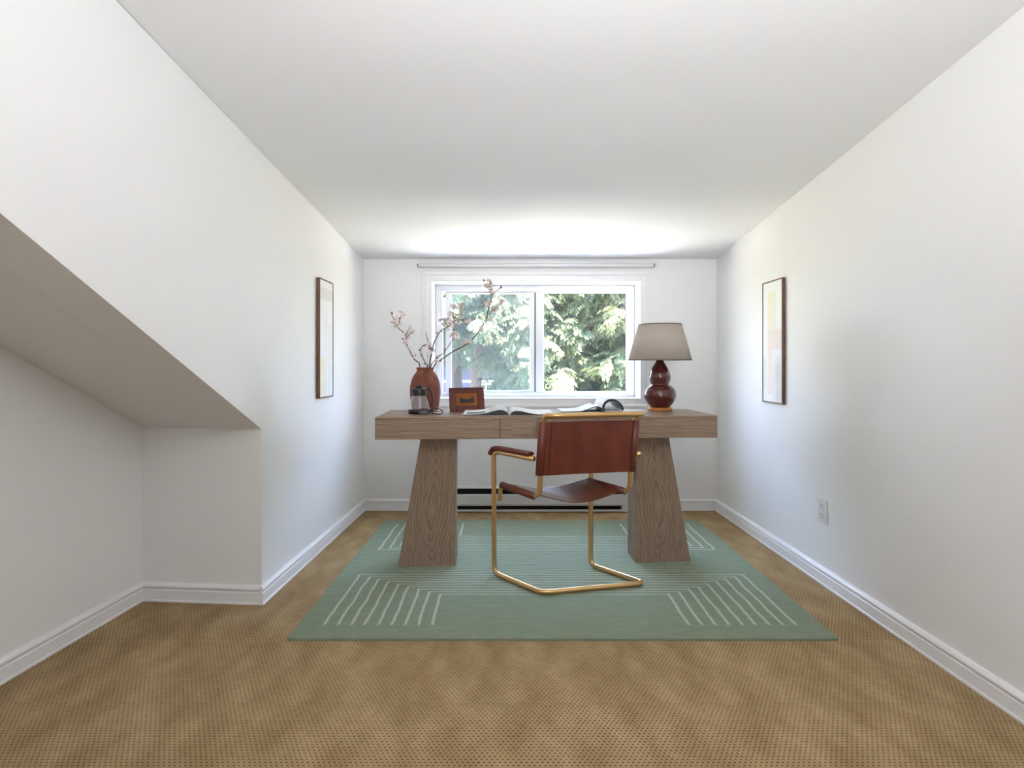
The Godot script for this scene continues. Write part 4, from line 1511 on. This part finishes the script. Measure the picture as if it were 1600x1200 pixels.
func build_books() -> void:
	# open book by the front edge; x from its spine, z from its lower edge away from the room
	var t := thing("open_book", "open book with white pages and a black block under them before the photo frame", "book", on_desk(-0.019, 2.668), DESK_TURN)
	var st := flat()
	box_between(st, Vector3(-0.236, 0.0, -0.255), Vector3(-0.003, 0.0032, 0.004), 0.0008)
	part("cover_board", st, M.book_board, t)
	st = flat()
	box_between(st, Vector3(0.003, 0.0, -0.255), Vector3(0.236, 0.0032, 0.004), 0.0008)
	part("cover_board", st, M.book_board, t)
	st = flat()
	box_between(st, Vector3(-0.003, 0.0, -0.255), Vector3(0.003, 0.0045, 0.004), 0.0)
	part("spine", st, M.book_board, t)
	var left := curve2(v2([[-0.003, 0.006], [-0.014, 0.0215], [-0.038, 0.0300], [-0.070, 0.0275], [-0.110, 0.0165], [-0.150, 0.0105], [-0.226, 0.0085]]), 5)
	var right := curve2(v2([[0.003, 0.006], [0.012, 0.0190], [0.032, 0.0255], [0.060, 0.0235], [0.100, 0.0140], [0.140, 0.0085], [0.226, 0.0065]]), 5)
	for e in [[left, 1.0], [right, -1.0]]:
		st = flat()
		var under := PackedVector2Array()
		for p in e[0]:
			under.append(p - Vector2(0, 0.0014))
		under.append(Vector2(-0.226 * e[1], 0.0034))
		under.append(Vector2(-0.004 * e[1], 0.0034))
		prism(st, under, -0.250, 0.0, Transform3D(), true)
		part("page_block", st, M.book_black, t)  # solid fill below the curved page, coloured plain black
		st = flat()
		var line: Array = e[0]
		if e[1] > 0:
			line = line.duplicate()
			line.reverse()
		sheet(st, line, 0.0016, -0.251, 0.0005)
		part("top_page", st, M.printed_page if e[1] > 0 else M.paper, t)
	# magazine with a rolled page
	t = thing("rolled_magazine", "open magazine with one page bunch rolled into a loop beside the lamp", "magazine", on_desk(0.476, 2.850), DESK_TURN)
	st = flat()
	box_between(st, Vector3(-0.002, 0.0, -0.215), Vector3(0.100, 0.0055, 0.0), 0.0008)
	part("back_cover", st, M.book_black, t)
	st = flat()
	box_between(st, Vector3(0.000, 0.0057, -0.214), Vector3(0.098, 0.0085, 0.0), 0.0006)
	part("page_block", st, M.paper, t)
	st = flat()
	box_between(st, Vector3(-0.235, 0.0, -0.215), Vector3(-0.003, 0.0024, 0.0), 0.0006)
	part("front_cover", st, M.paper_grey, t)
	# lifted bunch on the left
	var bunch := curve2(v2([[-0.003, 0.0055], [-0.012, 0.0220], [-0.030, 0.0310], [-0.052, 0.0300], [-0.080, 0.0200], [-0.115, 0.0085], [-0.150, 0.0050], [-0.222, 0.0045]]), 5)
	var rev := bunch.duplicate()
	rev.reverse()
	st = flat()
	sheet(st, rev, 0.0030, -0.213, -0.001)
	part("page_bunch", st, M.book_black, t)
	var upper := []
	for p in rev:
		upper.append(p + Vector2(0, 0.0022))
	st = flat()
	sheet(st, upper, 0.0008, -0.214, -0.001)
	part("top_page", st, M.paper, t)
	# the loop
	var loop := curve2(v2([[0.000, 0.010], [-0.004, 0.026], [0.002, 0.045], [0.018, 0.060], [0.042, 0.066], [0.068, 0.058], [0.088, 0.040], [0.098, 0.022], [0.096, 0.0125]]), 6)
	st = flat()
	sheet(st, loop, 0.0120, -0.213, -0.001)
	part("rolled_pages", st, M.book_black, t)
	var outside := []
	var inside := []
	for i in loop.size():
		var d: Vector2 = (Vector2(loop[mini(i + 1, loop.size() - 1)]) - Vector2(loop[maxi(i - 1, 0)])).normalized()
		outside.append(Vector2(loop[i]) + Vector2(-d.y, d.x) * 0.0066)
		inside.append(Vector2(loop[i]) - Vector2(-d.y, d.x) * 0.0066)
	st = flat()
	sheet(st, outside, 0.0008, -0.214, -0.001)
	part("outer_page", st, M.paper, t)
	st = flat()
	sheet(st, inside, 0.0008, -0.214, -0.001)
	part("inner_page", st, M.paper_grey, t)
	# loose sheet between book and magazine
	st = flat()
	box_between(st, Vector3(-0.105, 0.0, -0.150), Vector3(0.105, 0.0012, 0.0), 0.0002)
	var sh := part("paper_sheet", st, M.paper)
	sh.position = on_desk(0.300, 2.672)
	sh.rotation.y = -0.03
	tag(sh, "single white sheet of paper lying between book and magazine", "paper")

# ------------------------------------------------------------------ on the walls
func picture(which: int, near: float, far: float, x: float, lo: float, hi: float, thick: float, label: String) -> void:
	var s := -1.0 if which == 0 else 1.0 # left wall, right wall
	var t := thing("framed_picture", label, "picture", Vector3(x, (lo + hi) / 2.0, -(near + far) / 2.0))
	var hw := (far - near) / 2.0
	var hh := (hi - lo) / 2.0
	var b := 0.0065
	for e in [[Vector3(0, 0, hw - b / 2), Vector3(thick, 2 * hh, b)], [Vector3(0, 0, -hw + b / 2), Vector3(thick, 2 * hh, b)], [Vector3(0, hh - b / 2, 0), Vector3(thick, b, 2 * hw - 2 * b)], [Vector3(0, -hh + b / 2, 0), Vector3(thick, b, 2 * hw - 2 * b)]]:
		var st := flat()
		box(st, e[0] - Vector3(s * thick / 2.0, 0, 0), e[1], 0.001)
		part("frame_bar", st, M.walnut, t)
	var st := flat()
	box(st, Vector3(-s * (thick / 2.0 - 0.001), 0, 0), Vector3(thick - 0.004, 2 * hh - 2 * b, 2 * hw - 2 * b), 0.0)
	var m: StandardMaterial3D = M["art_print_%d" % which]
	m.uv1_scale = Vector3(1, 1.0 / (2 * hh), 1.0 / (2 * hw) * (1.0 if which == 0 else -1.0))
	m.uv1_offset = Vector3(0, -0.5, 0.5)
	part("print", st, m, t)

func build_wall_things() -> void:
	picture(0, 2.949, 3.171, left_x(3.06), 0.841, 1.500, 0.020, "narrow pale abstract print in walnut frame on the wall beside the alcove")
	picture(1, 2.891, 3.122, right_x(3.0), 0.814, 1.491, 0.018, "narrow pale abstract print in walnut frame on the wall with the outlet")
	# power outlet
	var t := thing("power_outlet", "white double power outlet low on the right wall", "outlet", Vector3(right_x(2.553), 0.341, -2.553))
	var st := flat()
	box(st, Vector3(-0.003, 0, 0), Vector3(0.006, 0.115, 0.078), 0.0025)
	part("plate", st, M.plate_plastic, t)
	for y in [0.0205, -0.0205]:
		st = smooth()
		var poly := PackedVector2Array()
		for k in 24:
			var w := TAU * k / 24.0
			poly.append(Vector2(clampf(0.0185 * cos(w), -0.0165, 0.0165), clampf(0.0175 * sin(w), -0.0145, 0.0145)))
		prism(st, poly, 0.005, 0.0085, Transform3D(Basis(Vector3(0, 0, 1), Vector3(0, 1, 0), Vector3(-1, 0, 0)), Vector3(0, y, 0)))
		var face := part("socket_face", st, M.plate_plastic, t)
		for z in [-0.0065, 0.0065]:
			st = flat()
			box(st, Vector3(-0.0085, y + 0.004, z), Vector3(0.001, 0.009, 0.0022), 0.0)
			part("slot", st, M.slot_dark, face)
		st = flat()
		box(st, Vector3(-0.0085, y - 0.008, 0), Vector3(0.001, 0.005, 0.005), 0.0018)
		part("ground_hole", st, M.slot_dark, face)
	st = smooth()
	ellipsoid(st, Vector3(-0.006, 0, 0), Vector3(0.0015, 0.003, 0.003))
	part("screw", st, M.screw_metal, t)
	# baseboard heater
	t = thing("baseboard_heater", "long white electric baseboard heater under the window behind the desk", "heater", Vector3(0.195, 0.0, -D_BACK))
	var L := -0.631
	var R := 0.631
	st = flat()
	box_between(st, Vector3(L, 0.004, 0.0), Vector3(R, 0.168, 0.006), 0.001)
	part("back_plate", st, M.heater_enamel, t)
	st = flat()
	prism(st, PackedVector2Array([Vector2(0.0, 0.168), Vector2(0.0, 0.163), Vector2(0.040, 0.160), Vector2(0.043, 0.163)]), L, R, Transform3D(Basis(Vector3(0, 0, 1), Vector3(0, 1, 0), Vector3(-1, 0, 0)), Vector3.ZERO))
	part("top_lip", st, M.heater_enamel, t)
	st = flat()
	prism(st, PackedVector2Array([Vector2(0.056, 0.126), Vector2(0.066, 0.122), Vector2(0.066, 0.058), Vector2(0.060, 0.045), Vector2(0.057, 0.045), Vector2(0.063, 0.058), Vector2(0.063, 0.120), Vector2(0.053, 0.124)]), L, R, Transform3D(Basis(Vector3(0, 0, 1), Vector3(0, 1, 0), Vector3(-1, 0, 0)), Vector3.ZERO))
	part("front_panel", st, M.heater_enamel, t)
	st = flat()
	box_between(st, Vector3(L, 0.004, 0.002), Vector3(R, 0.007, 0.062), 0.0005)
	box_between(st, Vector3(L, 0.004, 0.059), Vector3(R, 0.020, 0.062), 0.0008)
	part("bottom_lip", st, M.heater_enamel, t)
	st = flat()
	box_between(st, Vector3(L + 0.02, 0.012, 0.006), Vector3(R - 0.075, 0.155, 0.030), 0.0)
	part("dark_core", st, M.heater_dark, t)
	for e in [[L, L + 0.018], [R - 0.070, R]]:
		st = flat()
		box_between(st, Vector3(e[0], 0.004, 0.0), Vector3(e[1], 0.166, 0.0645), 0.002)
		part("end_cap", st, M.heater_enamel, t)
	st = smooth()
	tube(st, [Vector3(L + 0.02, 0.075, 0.042), Vector3(R - 0.075, 0.075, 0.042)], 0.007, 8)
	part("element", st, M.heater_fin, t)
	# curtain rail
	t = thing("curtain_rail", "slim white curtain rail with dark ends above the window", "curtain rail", Vector3(0.160, 1.732, -D_BACK))
	st = flat()
	prism(st, PackedVector2Array([Vector2(0.0, 0.023), Vector2(0.028, 0.023), Vector2(0.031, 0.018), Vector2(0.031, 0.004), Vector2(0.027, 0.001), Vector2(0.027, -0.005), Vector2(0.031, -0.009), Vector2(0.031, -0.020), Vector2(0.028, -0.023), Vector2(0.0, -0.023)]), -0.826, 0.826, Transform3D(Basis(Vector3(0, 0, 1), Vector3(0, 1, 0), Vector3(-1, 0, 0)), Vector3.ZERO))
	part("rail", st, M.rail_white, t)
	for s in [-1.0, 1.0]:
		st = flat()
		box(st, Vector3(s * 0.829, -0.009, 0.018), Vector3(0.008, 0.022, 0.026), 0.003)
		part("end_stop", st, M.rail_cap, t)
	for x in [-0.40, 0.025, 0.42]:
		st = smooth()
		ellipsoid(st, Vector3(x, -0.0145, 0.031), Vector3(0.004, 0.004, 0.0015))
		part("screw", st, M.screw_metal, t)

# ------------------------------------------------------------------ globe lamp added out of view as fill light
func build_fill_globe() -> void:
	var t := thing("fill_globe", "unseen white globe added as fill light over the near end of the carpet", "ceiling lamp", Vector3(0.2, 2.170, -0.40))
	var st := smooth()
	lathe(st, [Vector2(0, 0.008), Vector2(0.08, 0.008), Vector2(0.08, -0.016), Vector2(0.02, -0.040), Vector2(0.02, -0.085), Vector2(0, -0.085)], 32)
	part("base_plate", st, M.trim_paint, t)
	st = smooth()
	ellipsoid(st, Vector3(0, -0.305, 0), Vector3(0.22, 0.22, 0.22), Basis(), 32, 20)
	part("glass_globe", st, M.fill_diffuser, t)
	var l := OmniLight3D.new()
	l.name = "fill_globe_light"
	l.light_color = Color(0.965, 0.975, 1.0)
	l.light_energy = FILL_GLOBE_ENERGY
	l.light_size = 0.21
	l.shadow_enabled = true
	l.omni_range = 15.0
	l.omni_attenuation = 2.0
	l.position = Vector3(0, -0.305, 0)
	t.add_child(l)

# ------------------------------------------------------------------ uplighter added out of view to brighten ceiling and walls
func build_fill_uplighter() -> void:
	var t := thing("fill_uplighter", "unseen bowl uplighter added as fill light at the near end of the room", "fill lamp", Vector3(0.22, 0.0, 0.75))
	var st := smooth()
	lathe(st, [Vector2(0, 0), Vector2(0.14, 0), Vector2(0.14, 0.012), Vector2(0.02, 0.03), Vector2(0.012, 0.06), Vector2(0, 0.06)], 32)
	part("base", st, M.black_plastic, t)
	st = smooth()
	tube(st, [Vector3(0, 0.05, 0), Vector3(0, 1.06, 0)], 0.011, 12)
	part("pole", st, M.black_plastic, t)
	st = smooth()
	lathe(st, [Vector2(0, 1.05), Vector2(0.08, 1.06), Vector2(0.15, 1.10), Vector2(0.19, 1.15), Vector2(0.186, 1.15), Vector2(0.146, 1.105), Vector2(0.078, 1.066), Vector2(0, 1.056)], 40)
	part("bowl", st, M.trim_paint, t)
	st = smooth()
	lathe(st, [Vector2(0, 1.130), Vector2(0.160, 1.130), Vector2(0.160, 1.136), Vector2(0, 1.140)], 40)
	part("fill_disc", st, M.fill_diffuser, t)
	var l := SpotLight3D.new()
	l.name = "fill_uplighter_light"
	l.light_color = Color(0.97, 0.978, 1.0)
	l.light_energy = FILL_UPLIGHT_ENERGY
	l.light_size = 0.14
	l.spot_angle = 42.0
	l.spot_angle_attenuation = 1.0
	l.spot_range = 15.0
	l.spot_attenuation = 2.0
	l.shadow_enabled = true
	l.position = Vector3(0, 1.16, 0)
	l.rotation = Vector3(deg_to_rad(27.0), 0, 0)
	t.add_child(l)
